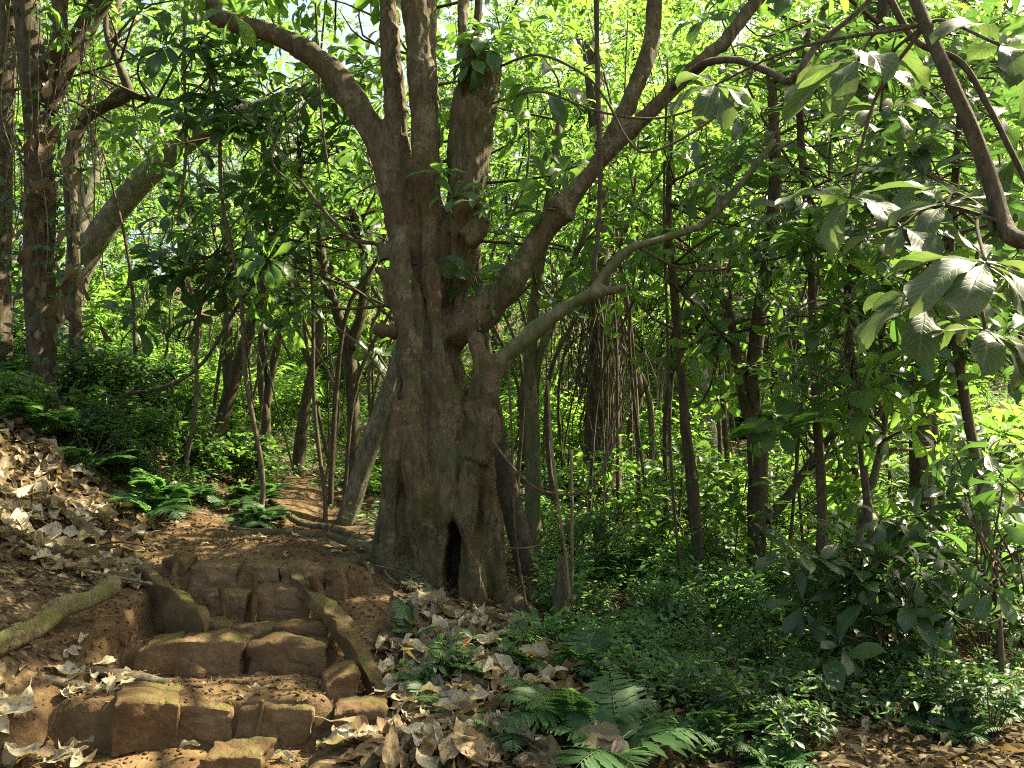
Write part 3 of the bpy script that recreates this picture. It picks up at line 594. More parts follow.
# ------------------------------------------------------------------ rosette saplings (the dark umbrella leaves)
def axr(r): return unit(r.normal(size=3) * .5 + [0, -.25, .8])
def ros_in(x0, x1, y0, y1, Y0, Y1, n, L, m=8, r=rng):
    return [(r.uniform(x0, x1), r.uniform(y0, y1), r.uniform(Y0, Y1), axr(r), L * r.uniform(.8, 1.2), m) for _ in range(n)]
SAP = [
 ("umbrella_sapling", "sapling with drooping umbrella leaves left of the hollow tree's arching limb", [(262,470,2.4),(246,380,2.3),(240,290,2.1),(222,200,2),(218,110,1.8),(200,40,1.4)], 8.6, ros_in(160,285,30,170,8.2,9.0,24,.37)),
 ("umbrella_sapling", "low sapling with umbrella leaves over the left end of the path", [(185,470,2.4),(196,400,2.2),(198,320,2),(218,250,1.6)], 9.0, ros_in(130,300,175,320,8.6,9.4,30,.37)),
 ("umbrella_sapling", "sapling with dark leaf whorls directly left of the hollow tree", [(325,500,2.2),(314,400,2),(312,280,1.8),(298,150,1.5)], 9.4, ros_in(265,375,60,260,8.6,9.6,32,.34)),
 ("umbrella_sapling", "tall sapling whose leaf whorls fill the top right of the view", [(815,640,5),(822,520,5),(815,380,4.5),(810,240,4),(800,120,4),(810,20,3)], 7.6, ros_in(700,900,10,250,6.4,8.0,42,.33)),
 ("umbrella_sapling", "sapling with broad leaf whorls between the gnarled tree and the plain tree", [(870,640,4),(872,560,4),(862,450,4),(850,340,3.5),(845,260,3)], 7.0, ros_in(775,935,230,430,6.2,7.6,36,.31)),
 ("umbrella_sapling", "sapling leaning in from the right edge with many leaf whorls", [(985,640,5),(985,520,5),(965,400,5),(950,280,4),(955,180,4),(965,60,3)], 6.6, ros_in(880,1030,20,400,5.6,7.0,54,.33)),
 ("umbrella_sapling", "low drooping sapling with whorled leaves at the right above the dark litter", [(838,690,3.5),(845,640,3.5),(862,590,3),(880,550,2.5)], 5.8, ros_in(790,945,505,650,5.2,6.2,38,.26)),
 ("umbrella_sapling", "small sapling with glossy whorls at the far right edge", [(1005,720,3),(1000,640,3),(995,560,3)], 5.4, ros_in(930,1030,440,620,5.0,5.8,22,.22)),
 ("umbrella_sapling", "tall dark sapling whose big leaf whorls hang behind the big-leaved branch", [(948,600,4),(940,480,4),(925,340,3.6),(930,200,3),(920,40,2.4)], 9.3, ros_in(690,1030,-10,330,8.3,10.2,70,.42)),
 ("umbrella_sapling", "sapling with fresh leaf whorls behind the thin stems right of centre", [(735,600,3),(730,500,3),(722,380,3),(720,300,2.5)], 10.5, ros_in(655,800,150,340,9.5,11,40,.32)),
]
for k, (nm, lb_, rows, Y, ros) in enumerate(SAP):
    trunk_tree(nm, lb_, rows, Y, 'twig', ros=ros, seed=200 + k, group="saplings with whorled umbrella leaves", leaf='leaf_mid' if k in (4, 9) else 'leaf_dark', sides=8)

# ------------------------------------------------------------------ the big-leaved branch close to the camera, at the right
tb2 = P(1100, 250, 3.1); fg = thing("overhanging_branch", "smooth curved branch with huge grey-green leaves hanging close at the right edge", "branch", tb2)
bm = MB(); T(bm, [pr(890,-60,5,3.5), pr(915,0,6,3.4), pr(945,68,7,3.3), pr(972,130,7.5,3.25), pr(992,185,8,3.2), pr(1003,222,8.5,3.15), pr(1014,238,8.5,3.1), pr(1040,242,9,3.1), pr(1100,250,10,3.1)], 12, n=60, rough=.1)
bm.build("stem", M['bark_brown'], fg, tb2)
for (px, py, Y, ax, L, m) in ((850,198,3.6,(-.1,-.5,.8),.30,8), (985,262,2.9,(.1,-.5,.85),.29,9), (900,228,3.3,(-.2,-.5,.7),.22,7), (858,60,3.7,(-.2,-.4,.8),.36,8), (1000,45,3.0,(.3,-.5,.7),.26,7), (945,205,3.3,(-.3,-.6,.7),.24,7),
                              (715,85,4.6,(0,-.6,.7),.30,8), (925,300,3.3,(-.2,-.6,.6),.27,7), (985,330,3.1,(.2,-.5,.6),.27,7), (880,110,3.9,(-.1,-.5,.7),.27,7)):
    q = MB(); s = P(px, py, Y); e = P(1003, 222, 3.15) if px > 880 and py > 150 else P(925, 25, 3.38)
    mid = (s + e) / 2 + np.array([0, .1, .12]); tube(q, [e, mid, s], [.010, .008, .006], 7, 14, .1); tg_ = q.build("twig", M['twig'], fg, tb2)
    axn = unit(np.array(ax, float)); a0 = rng.uniform(0, 6.3); u = unit(np.cross(axn, [.3, .9, .2])); w = np.cross(axn, u)
    for k in range(m):
        a = a0 + k * 2.4 + rng.normal() * .15; th = rng.uniform(1.1, 1.8); d = axn * math.cos(th) + (u * math.cos(a) + w * math.sin(a)) * math.sin(th); d[2] -= .15
        c = MB(); put(c, HUGE[k % 4], [s + d * L * .06], [d], [axn + [0, 0, .5] + rng.normal(size=3) * .25], [L * rng.uniform(.75, 1.35)]); tube(c, [s, s + d * L * .08], [.004, .003], 5, 3, 0); c.build("leaf", M['leaf_big'], tg_, tb2)

# ------------------------------------------------------------------ vines and thin branches
VINES = [("long dark vine hanging straight right of the hollow tree's right limb", [(596,-20,3.2),(598,90,3),(600,200,3),(592,290,2.6)], 6.9, 'bark_dark'),
 ("thin arching vine crossing from the broken limb to the right-hand leaves", [(492,70,2,7.15),(535,55,2,6.6),(580,72,2),(605,98,2),(628,140,2),(650,152,2),(700,128,2),(745,88,2),(757,50,1.6)], 6.2, 'twig'),
 ("thin horizontal vine under the right limb", [(490,104,1.6,7.15),(540,92,1.7,6.7),(600,112,1.8),(660,118,1.8),(720,100,1.6)], 6.3, 'twig'),
 ("slack looping vine hanging below the mossy limb", [(492,440,2),(515,470,2),(545,492,2),(590,488,1.8),(615,440,1.5),(640,380,1.3)], 6.6, 'twig'),
 ("looping vine curling beside the broken stump", [(500,548,1.6),(540,545,1.6),(580,510,1.6),(602,470,1.6),(618,410,1.5),(652,330,1.3),(668,270,1.2)], 6.9, 'twig'),
 ("straight vine dropping past the hollow", [(508,360,1.6),(512,440,1.6),(516,540,1.5),(534,650,1.5)], 6.7, 'bark_dark'),
 ("dark bent branch crossing the top right corner", [(668,92,4.5,7.4),(700,66,4.5,6.9),(735,60,4.5,6.2),(770,72,4.5,5.6),(792,80,4.5),(815,48,4),(850,18,3),(880,-10,2.5)], 5.2, 'bark_dark'),
 ("dark branch running down behind the big-leaved branch", [(885,-10,4),(915,40,4),(960,62,4),(990,110,3.6),(1030,190,3)], 4.6, 'bark_dark'),
 ("thin sloping vine in front of the lower right limb's fork", [(634,246,2,6.76),(690,270,2,7.1),(760,262,1.8),(830,245,1.5)], 7.4, 'twig'),
 ("dark looping branch left of the hollow tree", [(300,180,2.2),(325,212,2.4),(350,238,2.6),(378,244,2.6)], 7.4, 'bark_dark'),
 ("long slanting vine over the left slope", [(120,395,1.8),(170,385,2),(205,360,2),(235,310,2),(262,270,1.8),(280,235,1.4)], 9, 'bark_dark'),
 ("thin whip leaning against the hollow tree's left side", [(330,322,1.5),(365,350,1.8),(385,380,2),(400,405,2.2)], 6.8, 'twig'),
 ("fine vine bowing between the two left limbs", [(300,190,1.5),(272,160,1.4),(290,120,1.5),(322,90,1.3)], 7.6, 'twig'),
 ("pair-thin upright vine in front of the gnarled tree", [(683,600,1.5),(672,480,1.6),(668,350,1.6),(664,200,1.5),(668,60,1.3)], 7.9, 'bark_dark'),
 ("thin vine swinging across the right-hand saplings", [(765,330,1.5),(820,300,1.6),(880,320,1.6),(940,300,1.5)], 6.2, 'twig'),
 ("hanging vine above the slender curved tree", [(315,-10,2),(318,60,1.8),(322,120,1.6),(330,180,1.4)], 8.0, 'twig'),
 ("slim vine with a hooked end under the arching limb", [(186,-10,2.4),(184,60,2.2),(186,150,2),(178,225,2)], 9.0, 'dead_wood')]
for k, (lb_, rows, Y, mt) in enumerate(VINES):
    q = MB(); T(q, [pr(w_[0], w_[1], w_[2] * (.72 if mt == 'twig' else .9), w_[3] if len(w_) > 3 else Y) for w_ in rows], 7, n=len(rows) * 8, rough=.15, seed=k); solo(q, "branch" if "branch" in lb_ else "vine", M[mt], lb_, "branch" if "branch" in lb_ else "vine", "vines and loose branches")

# ------------------------------------------------------------------ generic forest trees (copied)
def forest_tree(name, label, group, h, cr, n1, n2, L, per, tpls, mat, leaf, seed, r0=.11, low=.35, bend=.5):
    r = np.random.default_rng(seed); root = thing(name, label, "tree", (0, 0, 0), 0, group); tr = MB(); tw = MB(); lf = MB()
    pts = [np.array([0, 0, -.3])]; 
    for k in range(1, 7): pts.append(np.array([r.normal() * bend * k / 6, r.normal() * bend * k / 6, h * k / 6]))
    p, rad = tube(tr, pts, np.linspace(r0, r0 * .25, 7), 9, 36, .2, seed)
    bs, en = [], []
    for k in range(n1):
        f = low + (1 - low) * (k + r.random()) / n1; i = int(f * 35); s = p[i]; a = k * 2.4 + r.normal() * .4
        d = unit(np.array([math.cos(a), math.sin(a), r.uniform(.15, .8)])); l = cr * r.uniform(.6, 1.15) * (1.15 - .5 * abs(f - .6)); e = s + d * l + np.array([0, 0, r.normal() * .2])
        lp, _ = tube(tw, [s, (s + e) / 2 + r.normal(size=3) * l * .1, e], [rad[i] * .45, rad[i] * .28, .01], 5, 8, .15)
        for q in range(n2):
            g = r.uniform(.3, 1.0); b0 = lp[int(g * 7)]; e0 = b0 + unit(d + r.normal(size=3) * np.array([.9, .9, .55])) * l * r.uniform(.25, .55); bs.append(b0); en.append(e0)
            tube(tw, [b0, e0], [.008, .003], 3, 3, 0, caps=False)
    if tpls is BIG: rosettes(lf, en, np.array(en) - np.array(bs) + [0, 0, .25], per, L, BIG, r)
    else: sprays(lf, bs, en, per, L, tpls, r)
    tr.build("trunk", M[mat], root); tw.build("branch", M[mat], root); lf.build("crown", M[leaf], root); return root

gA = "slender trees on the far sunlit slope"; gB = "tall trees closing the view at the back"
lA = ["slender far tree with fine bright leaves on the sunlit slope", "slender far tree with narrow hanging leaves on the sunlit slope", "slender far tree with whorled leaves on the sunlit slope"]
protoA = [forest_tree("slender_tree", lA[0], gA, 9, 1.7, 15, 9, .13, 15, SMALL, 'bark_dark', 'leaf_far', 1, .055, .32, 1.2),
          forest_tree("slender_tree", lA[1], gA, 10, 1.7, 15, 9, .22, 14, NARROW, 'bark_grey', 'leaf_mid', 2, .06, .3, 1.4),
          forest_tree("slender_tree", lA[2], gA, 8.5, 1.6, 13, 6, .24, 8, BIG, 'bark_brown', 'leaf_far', 3, .05, .35, 1.3),
          forest_tree("slender_tree", lA[0], gA, 8, 1.9, 16, 9, .11, 18, SMALL, 'bark_moss', 'leaf_mid', 4, .05, .25, 1.1)]
lB = ["tall leafy tree at the back of the forest", "tall fine-leaved tree at the back of the forest"]
protoB = [forest_tree("tall_tree", lB[0], gB, 14, 3.2, 22, 12, .2, 16, SMALL, 'bark_grey', 'leaf_far', 5, .16, .15, .8),
          forest_tree("tall_tree", lB[1], gB, 15, 3.0, 22, 12, .3, 16, NARROW, 'bark_dark', 'leaf_far', 6, .15, .15, .8)]
used = set()
def plant(pl, k, px, Y, sc, rz):
    g = GP(px, Y); o = pl[k]
    if (id(pl), k) not in used: used.add((id(pl), k)); o.location = g; o.rotation_euler = (0, 0, rz); o.scale = (sc,) * 3
    else: dup(o, g, rz, sc)
r = np.random.default_rng(5); kk = 0
for (Y0, Y1, n) in ((15, 19, 11), (19, 25, 28), (25, 32, 34)):
    for q in range(n):
        px = -60 + (q + r.uniform(.1, .9)) / n * 1150; Y = r.uniform(Y0, Y1)
        if 290 < px < 345 and Y < 19 or 600 < px < 1000 and Y < 19 and q % 3: continue
        plant(protoA, kk % 4, px, Y, r.uniform(.8, 1.25), r.uniform(0, 6.3)); kk += 1
for (Y0, Y1, n) in ((32, 40, 20), (42, 54, 20)):
    for q in range(n):
        if 2 < q < 7 and Y0 > 40 or q in (3, 5): continue
        plant(protoB, kk % 2, -80 + (q + r.uniform(.1, .9)) / n * 1190, r.uniform(Y0, Y1), r.uniform(.85, 1.2), r.uniform(0, 6.3)); kk += 1
for q in range(8): plant(protoB, kk % 2, 600 + q * 62 + r.uniform(-20, 20), r.uniform(27, 33), r.uniform(1.05, 1.25), r.uniform(0, 6.3)); kk += 1
# canopy trees added to shade the clearing, mostly unseen; one trunk stands in view
cl_ = "broad-leaved canopy tree added outside the view to shade the clearing"
cn = forest_tree("shade_canopy_tree", cl_, "canopy trees over the clearing", 12, 3.9, 11, 5, .32, 7, BIG, 'bark_dark', 'leaf_mid', 9, .17, .6, .5)
CAN = [(7.4, 5.0, 1.0), (4.65, 9.2, .85), (8.6, 8.2, 1.05), (5.0, 1.6, 1.0), (11, 3, 1.1), (-7.2, 4.0, .9), (1.5, -2.5, 1.0)]
for k, (x, y, s) in enumerate(CAN):
    loc = (x, y, float(H(x, y)))
    if k == 0: cn.location = loc
    else: dup(cn, loc, k * 1.7, s, 'plain brown trunk rising bare behind the drooping sapling at right' if k == 1 else None)

# thin bare stems between the trees
r = np.random.default_rng(41)
for k in range(96):
    px = r.uniform(505, 900) if k < 66 else r.uniform(130, 385); Y = r.uniform(9.5, 20); y1 = r.uniform(40, 260); lean = r.normal() * 75; q = MB()
    g = GP(px, Y, -.1); f_ = r.uniform(.55, 1.6); rows = [(*g, .024 * f_), (*P(px + lean * .15 + r.normal() * 14, 480 - (480 - y1) * .3, Y), .021 * f_), (*P(px + lean * .4 + r.normal() * 16, 480 - (480 - y1) * .6, Y), .019 * f_), (*P(px + lean * .75 + r.normal() * 14, 480 - (480 - y1) * .85, Y), .015 * f_), (*P(px + lean, y1 - 60, Y), .008)]
    rt = thing("thin_stem", "thin bare forest stem standing among others right of the hollow tree" if k < 66 else "thin bare forest stem standing among others left of the path", "tree", g, 0, "thin stems right of the hollow tree" if k < 66 else "thin stems left of the path")
    T(q, rows, 7, n=26, rough=.15, seed=k); q.build("trunk", M[('bark_dark', 'twig', 'bark_moss', 'bark_brown')[k % 4]], rt, g)
    lf = MB(); tp_ = P(px + lean, y1 - 60, Y); bs = tp_ + r.normal(size=(14, 3)) * .25; sprays(lf, bs, bs + unit(r.normal(size=(14, 3))) * .7, 9, .13, NARROW if k % 2 else SMALL, r, .1); lf.build("crown", M['leaf_far'], rt, g)
# ------------------------------------------------------------------ shrubs (copied)
def shrub(label, group, h, n, L, per, tpls, leaf, seed, name="shrub"):
    r = np.random.default_rng(seed); root = thing(name, label, "shrub", (0, 0, 0), 0, group); st = MB(); lf = MB(); bs, en = [], []
    for k in range(n):
        a = r.uniform(0, 6.3); d = unit(np.array([math.cos(a) * r.uniform(.2, 1), math.sin(a) * r.uniform(.2, 1), 1.0])); e = d * h * r.uniform(.6, 1.1)
        m_ = e * .5 + r.normal(size=3) * h * .08; tube(st, [(0, 0, -.05), m_, e], [.012, .008, .003], 5, 8, .1)
        for q in range(4):
            b0 = m_ + (e - m_) * r.uniform(-.3, .9); e0 = b0 + unit(d + r.normal(size=3) * .7) * h * .3; bs.append(b0); en.append(e0)
        bs.append(m_); en.append(e + d * .05)
    if tpls is BIG or tpls is STRAP: rosettes(lf, en, np.array(en) - np.array(bs) + [0, 0, .3], per, L, tpls, r, (.6, 1.5))
    else: sprays(lf, bs, en, per, L, tpls, r, .1)
    st.build("stems", M['twig'], root); lf.build("foliage", M[leaf], root); return root
SH = [("slope", "leafy green shrub on the slope left of the path"), ("valley", "pale-leaved shrub among the ground cover in the sunlit valley"), ("right", "dark-leaved shrub in the shade at the right"), ("back", "bright small-leaved shrub under the far trees"), ("foot", "small seedling in the leaf litter right of the hollow tree"), ("tall", "waist-high leafy sapling in the thicket right of the hollow tree")]
pS = {"slope": [shrub(SH[0][1], "shrubs on the left slope", .75, 10, .1, 9, SMALL, 'leaf_dark', 21), shrub(SH[0][1], "shrubs on the left slope", .6, 8, .13, 7, MEDL, 'leaf_mid', 22)],
      "valley": [shrub(SH[1][1], "shrubs in the sunlit valley", .7, 10, .1, 9, SMALL, 'leaf_cover', 23), shrub(SH[1][1], "shrubs in the sunlit valley", .6, 8, .16, 6, BIG, 'leaf_cover', 24)],
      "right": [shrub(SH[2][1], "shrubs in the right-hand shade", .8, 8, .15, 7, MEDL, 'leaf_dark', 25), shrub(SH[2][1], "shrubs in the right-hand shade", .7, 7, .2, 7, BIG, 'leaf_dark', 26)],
      "back": [shrub(SH[3][1], "shrubs under the far trees", 1.5, 14, .13, 12, SMALL, 'leaf_far', 27), shrub(SH[3][1], "shrubs under the far trees", 1.3, 12, .2, 12, NARROW, 'leaf_far', 28)],
      "tall": [shrub(SH[5][1], "leafy saplings right of the hollow tree", 1.9, 7, .17, 7, MEDL, 'leaf_mid', 35, "leafy_sapling"), shrub(SH[5][1], "leafy saplings right of the hollow tree", 1.6, 6, .24, 6, BIG, 'leaf_mid', 36, "leafy_sapling")],
      "foot": [shrub(SH[4][1], "seedlings in the litter", .3, 4, .08, 5, MEDL, 'leaf_cover', 29)]}
def sow(key, n, x0, x1, Y0, Y1, s0=.7, s1=1.2, skip=None):
    for q in range(n):
        px = r.uniform(x0, x1); Y = r.uniform(Y0, Y1)
        if skip and skip(px, Y): continue
        pl = pS[key]; plant(pl, int(r.integers(0, len(pl))), px, Y, r.uniform(s0, s1), r.uniform(0, 6.3))
onpath = lambda px, Y: abs(GP(px, Y)[0] - np.interp(Y, [6, 7.6, 10, 12, 15, 20], [-1.9, -2.2, -2.45, -3.05, -3.3, -3.4])) < .75
sow("slope", 46, 90, 300, 8.3, 13, .6, 1.1, onpath); sow("slope", 30, -20, 140, 7.5, 11.5, .4, .9); sow("slope", 14, 340, 400, 10, 15, .6, 1.0, onpath)
sow("valley", 46, 540, 860, 9, 16, .5, 1.0); sow("valley", 20, 800, 1020, 9, 15, .6, 1.1)
sow("right", 16, 790, 1040, 5.8, 9, .5, .95)
sow("tall", 24, 650, 1040, 7.5, 13, .6, 1.1); sow("tall", 12, 560, 740, 8.8, 13, .4, .8); sow("valley", 18, 545, 780, 6.8, 9.5, .45, .9); sow("back", 90, -60, 1080, 15, 26, .8, 1.5, onpath); sow("back", 70, -80, 1100, 26, 42, 1.2, 2.2)
sow("right", 13, 660, 1040, 4.4, 6.2, .22, .48); sow("foot", 24, 400, 690, 4.6, 6.6, .5, 1.0)

# ------------------------------------------------------------------ ferns
def frond_mesh(seed, Ln=1.0, pin=17, droop=1.0):
    r = np.random.default_rng(seed); mb = MB(); t = np.linspace(0, 1, 24); ang = .95 - droop * t * 1.2
    dy = np.cos(ang) / 23 * Ln; dz = np.sin(ang) / 23 * Ln; y = np.r_[0, np.cumsum(dy)[:-1]]; z = np.r_[0, np.cumsum(dz)[:-1]]; c = np.stack([0 * y, y, z], -1)
    tube(mb, c[::3], np.linspace(.006, .0015, 8) * Ln, 4, 24, 0, caps=False); tg = unit(np.gradient(c, axis=0)); pos, dr, up, sz = [], [], [], []
    PT = [leaf_tpl(.24, 9, 3, 'lance', .1, .3, 0, q, .22) for q in range(3)]
    for k in range(pin):
        f = .2 + .79 * k / pin; i = min(23, int(f * 23)); pl = Ln * .36 * min(1.0, (1.02 - f) * 1.7) ** .85 * (.7 if k < 2 else 1) + .012
        nrm = np.cross([1, 0, 0], tg[i])
        for s in (-1, 1):
            pos.append(c[i]); dr.append(np.array([s * 1.0, 0, 0]) + tg[i] * .5 - nrm * .12 + r.normal(size=3) * .06); up.append(nrm + r.normal(size=3) * .12); sz.append(pl * r.uniform(.9, 1.08))
    put_mix(mb, PT, np.array(pos), np.array(dr), np.array(up), np.array(sz), r)
    return mb.mesh("frond", M['fern'])
FR = [frond_mesh(31, 1, 18, 1.0), frond_mesh(32, 1, 16, 1.4), frond_mesh(33, 1, 20, .7)]
def fern(px, Y, L, n, label, rz=0, group=None):
    g = GP(px, Y); f = thing("fern", label, "fern", g, rz, group)
    for k in range(n):
        o = bpy.data.objects.new("frond", FR[int(r.integers(0, 3))]); COL.objects.link(o); o.parent = f
        o.rotation_euler = (r.normal() * .18, r.normal() * .12, k * 6.28 / n + r.normal() * .25); s = L * r.uniform(.75, 1.15); o.scale = (s, s, s)
    return f
fern(575, 4.6, .55, 8, "large bracken fern in the bottom middle of the leaf litter"); fern(620, 4.35, .6, 7, "bracken fern spreading over the bottom edge right of centre")
fern(460, 5.3, .42, 6, "pale-tipped fern on the heap of dry leaves"); fern(418, 5.75, .34, 5, "small dark fern close under the hollow")
fern(590, 5.6, .5, 7, "tall fern behind the large bracken fern"); fern(680, 5.3, .45, 8, "sunlit fern in the litter beside a brown stalk"); fern(540, 5.5, .35, 6, "small fern in front of the broken stump")
fern(725, 4.7, .4, 7, "dark fern low at the bottom right of centre")
for k in range(9): fern(r.uniform(720, 1040), r.uniform(4.35, 6.2), r.uniform(.25, .45), 7, "dark fern in the deep shade at the bottom right", r.uniform(0, 6), "ferns in the bottom right shade")
for k in range(16): fern(r.uniform(-10, 170), r.uniform(7.2, 8.6), r.uniform(.35, .6), 7, "broad fern crowning the left bank under the vine-hung tree", r.uniform(0, 6), "ferns on the left bank")
for k in range(7): fern(r.uniform(130, 270), r.uniform(8.0, 9.6), r.uniform(.35, .55), 7, "low fern edging the left side of the path", r.uniform(0, 6), "ferns along the path")

fern(440, 4.95, .34, 5, 'small light fern among the dry leaves beside the lower beam'); fern(505, 4.55, .36, 6, 'fern poking out of the dry leaf heap near the bottom edge'); fern(640, 5.9, .4, 6, 'shaded fern below the broken stump to the right')
# strap-leaved seedlings
for (px, Y, s, lb_) in ((545, 6.2, .42, "strap-leaved seedling beside the broken stump"), (655, 9.5, .7, "bright strap-leaved plant in the sunlit valley"), (580, 8.5, .5, "strap-leaved plant behind the broken stump")):
    g = GP(px, Y); t_ = thing("strap_plant", lb_, "plant", g); q = MB(); rosettes(q, [g + [0, 0, s * .25]], [(0, 0, 1)], 14, s, STRAP, rng, (.35, 1.2)); q.build("leaves", M['leaf_cover'], t_, g)
    q = MB(); tube(q, [g, g + [0, 0, s * .3]], [.012, .008], 6, 4); q.build("stem", M['twig'], t_, g)

# ------------------------------------------------------------------ step stones
def block(x0, x1, yt, yb, Y, depth, label, mat='stone', tilt=0, seed=0, name="step_stone", rz=0):
    a = P(x0, yb, Y); b = P(x1, yt, Y); w = abs(b[0] - a[0]); h = max(b[2] - a[2], .05) + .05; c = np.array([(a[0] + b[0]) / 2, Y + depth / 2, b[2] - h / 2])
    n = 22; g = np.linspace(-1, 1, n); mb = MB(); r2 = np.random.default_rng(seed)
    for ax in range(3):
        for sg in (-1, 1):
            u, v = np.meshgrid(g, g); p = np.zeros((n, n, 3)); p[..., ax] = sg; p[..., (ax + 1) % 3] = u; p[..., (ax + 2) % 3] = v
            i = np.arange(n - 1)[:, None] * n; j = np.arange(n - 1)[None]; q = np.stack([i + j, i + j + 1, i + n + j + 1, i + n + j], -1).reshape(-1, 4)
            mb.add(p.reshape(-1, 3), q if sg > 0 else q[:, ::-1])
    v = np.vstack(mb.v); hs = np.array([w, depth, h]) / 2; rd = min(hs) * .13
    inner = np.clip(v * hs, -(hs - rd), hs - rd); d = v * hs - inner; v = inner + unit(d) * rd * np.minimum(1, np.linalg.norm(d, axis=-1, keepdims=True) / rd * 1.0)
    v[:, 2] += (v[:, 0] / hs[0]) * tilt; v[:, 2] -= .015 * (v[:, 0] / hs[0]) ** 2 + .02 * np.clip(-v[:, 1] / hs[1], 0, 1) ** 3
    v = v + unit(v) * (fbm(v * 4.5 + seed * 5.1, 2) * .03 + fbm(v * 18 + seed, 3) * .010 - np.maximum(0, .25 - np.abs(noise(v * np.array([6, 6, 9]) + seed * 2.2))) * .05)[:, None]
    if rz: cs, sn = math.cos(rz), math.sin(rz); v = np.stack([v[:, 0] * cs - v[:, 1] * sn, v[:, 0] * sn + v[:, 1] * cs, v[:, 2]], -1)
    m2 = MB(); m2.v = [v + c]; m2.uv = mb.uv; m2.q = mb.q; m2.n = mb.n
    o = solo(m2, name, M[mat], label, "stone" if name != "timber_board" else "timber", "blocks edging the earth steps", c)
    bmw = o.data
    import bmesh
    bmm = bmesh.new(); bmm.from_mesh(bmw); bmesh.ops.remove_doubles(bmm, verts=bmm.verts, dist=.0015); bmesh.ops.recalc_face_normals(bmm, faces=bmm.faces)
    for e_ in bmm.edges: e_.smooth = not (len(e_.link_faces) == 2 and e_.calc_face_angle() > .42)
    bmm.to_mesh(bmw); bmm.free()
    return o
BL = [(128,174,641,673,5.28,.3,"leftmost mossy block of the second step, tilted towards the viewer",.03,.25),(173,243,637,671,5.3,.26,"long middle block of the second step with a mossy top",0,0),(247,328,641,674,5.3,.28,"wide brown block at the right end of the second step",0,0),
 (186,234,621,641,5.58,.2,"dark mossy flat block behind the second step",.01,-.15),(231,276,624,643,5.56,.2,"plain flat block in the middle of the third row",0,0),(273,326,622,644,5.54,.22,"rough rounded block at the right of the third row",.01,.1),
 (203,246,590,622,5.86,.25,"grey mossy block of the fourth step, left of the wide one",0,0),(249,311,587,623,5.86,.25,"wide smooth brown block of the fourth step",0,0),
 (160,188,556,588,6.2,.25,"leftmost small block of the top step",0,0),(185,237,562,590,6.18,.25,"broad block of the top step behind a peg",0,0),(237,280,562,588,6.18,.25,"square block in the middle of the top step",0,0),(280,328,564,589,6.18,.25,"weathered block towards the right of the top step",0,0),
 (322,345,566,600,6.1,.22,"small upright block at the right end of the top step",0,0),(338,368,567,596,6.25,.22,"mossy dark rock at the foot of the hollow tree by the top step",-.02,.3),
 (100,166,698,744,4.56,.4,"large squared earth block at the left end of the bottom step",-.02,.35),(168,232,703,738,4.69,.28,"reddish middle block of the bottom step",0,0),(234,312,702,740,4.69,.28,"long earth block at the right of the bottom step",0,0),
 (318,352,674,712,4.9,.22,"pale rough rock beside the right end of the bottom step",.02,.4),(330,384,706,748,4.62,.25,"reddish clod with a sunny top right of the bottom step",0,.2),(345,372,738,770,4.45,.2,"pale mossy rock at the bottom edge beside the dry leaves",0,.3),(200,262,752,778,4.3,.25,"half-buried mossy stone at the bottom edge of the picture",0,.1)]
for k, (x0, x1, yt, yb, Y, dp, lb_, tl, rz) in enumerate(BL): block(x0, x1, yt, yb, Y, dp, lb_, 'stone', tl, k + 1, rz=rz)

def log(rows, name, label, mat, cat, sides=10, rough=.2, group=None, n=None, seed=0):
    q = MB(); T(q, rows, sides, n=n or len(rows) * 10, rough=rough, seed=seed); return solo(q, name, M[mat], label, cat, group)
log([pr(-40,666,10,4.7), pr(0,643,10,4.85), pr(35,627,8.5,5.05), pr(62,606,9.5,5.2), pr(90,598,7.5,5.3), pr(114,585,8.5,5.4), pr(118,584,5,5.42)], "mossy_log", "mossy log lying along the top of the left bank", 'moss_log', "log", 16, .36)
def beam(p0, p1, w, h, name, label, mat, seed):
    p0, p1 = np.asarray(p0), np.asarray(p1); d = unit(p1 - p0); sd = unit(np.cross(d, [0, 0, 1])); up = np.cross(sd, d); q = MB(); n = 22; m = 20; a = np.linspace(0, 2 * np.pi, m, endpoint=False)
    cx = np.sign(np.cos(a)) * np.abs(np.cos(a)) ** .2 * w / 2; cz = np.sign(np.sin(a)) * np.abs(np.sin(a)) ** .2 * h / 2; t = np.linspace(0, 1, n); en = np.clip(np.minimum(t, 1 - t) * 18, .75, 1)
    v = p0 + (p1 - p0) * t[:, None, None] + (sd * cx[None, :, None] + up * cz[None, :, None]) * en[:, None, None]; v = v + fbm(v * 8 + seed, 4)[..., None] * .018 + (noise(v * np.array([5, 5, 3]) + seed)[..., None] * .02) * sd
    v = np.vstack([v.reshape(-1, 3), p0, p1]); i = np.arange(n - 1)[:, None] * m; j = np.arange(m)[None]; jn = (j + 1) % m; b = n * m; j1 = np.arange(m); j2 = (j1 + 1) % m
    q.add(v, np.stack([i + j, i + jn, i + m + jn, i + m + j], -1).reshape(-1, 4), np.vstack([np.stack([j1 * 0 + b, j2, j1], -1), np.stack([j1 * 0 + b + 1, b - m + j1, b - m + j2], -1)]))
    return solo(q, name, M[mat], label, "timber")
beam(P(132,584,6.15), P(204,641,5.5), .08, .38, "timber_board", "slanting muddy board edging the left of the upper steps", 'timber', 1)
beam(P(292,577,6.0), P(345,628,5.45), .10, .09, "timber_beam", "muddy beam slanting down the right of the upper steps", 'timber', 2)
beam(P(335,621,5.5), P(388,703,5.0), .11, .10, "timber_beam", "lower muddy beam running down beside the dry leaf heap", 'timber', 3)
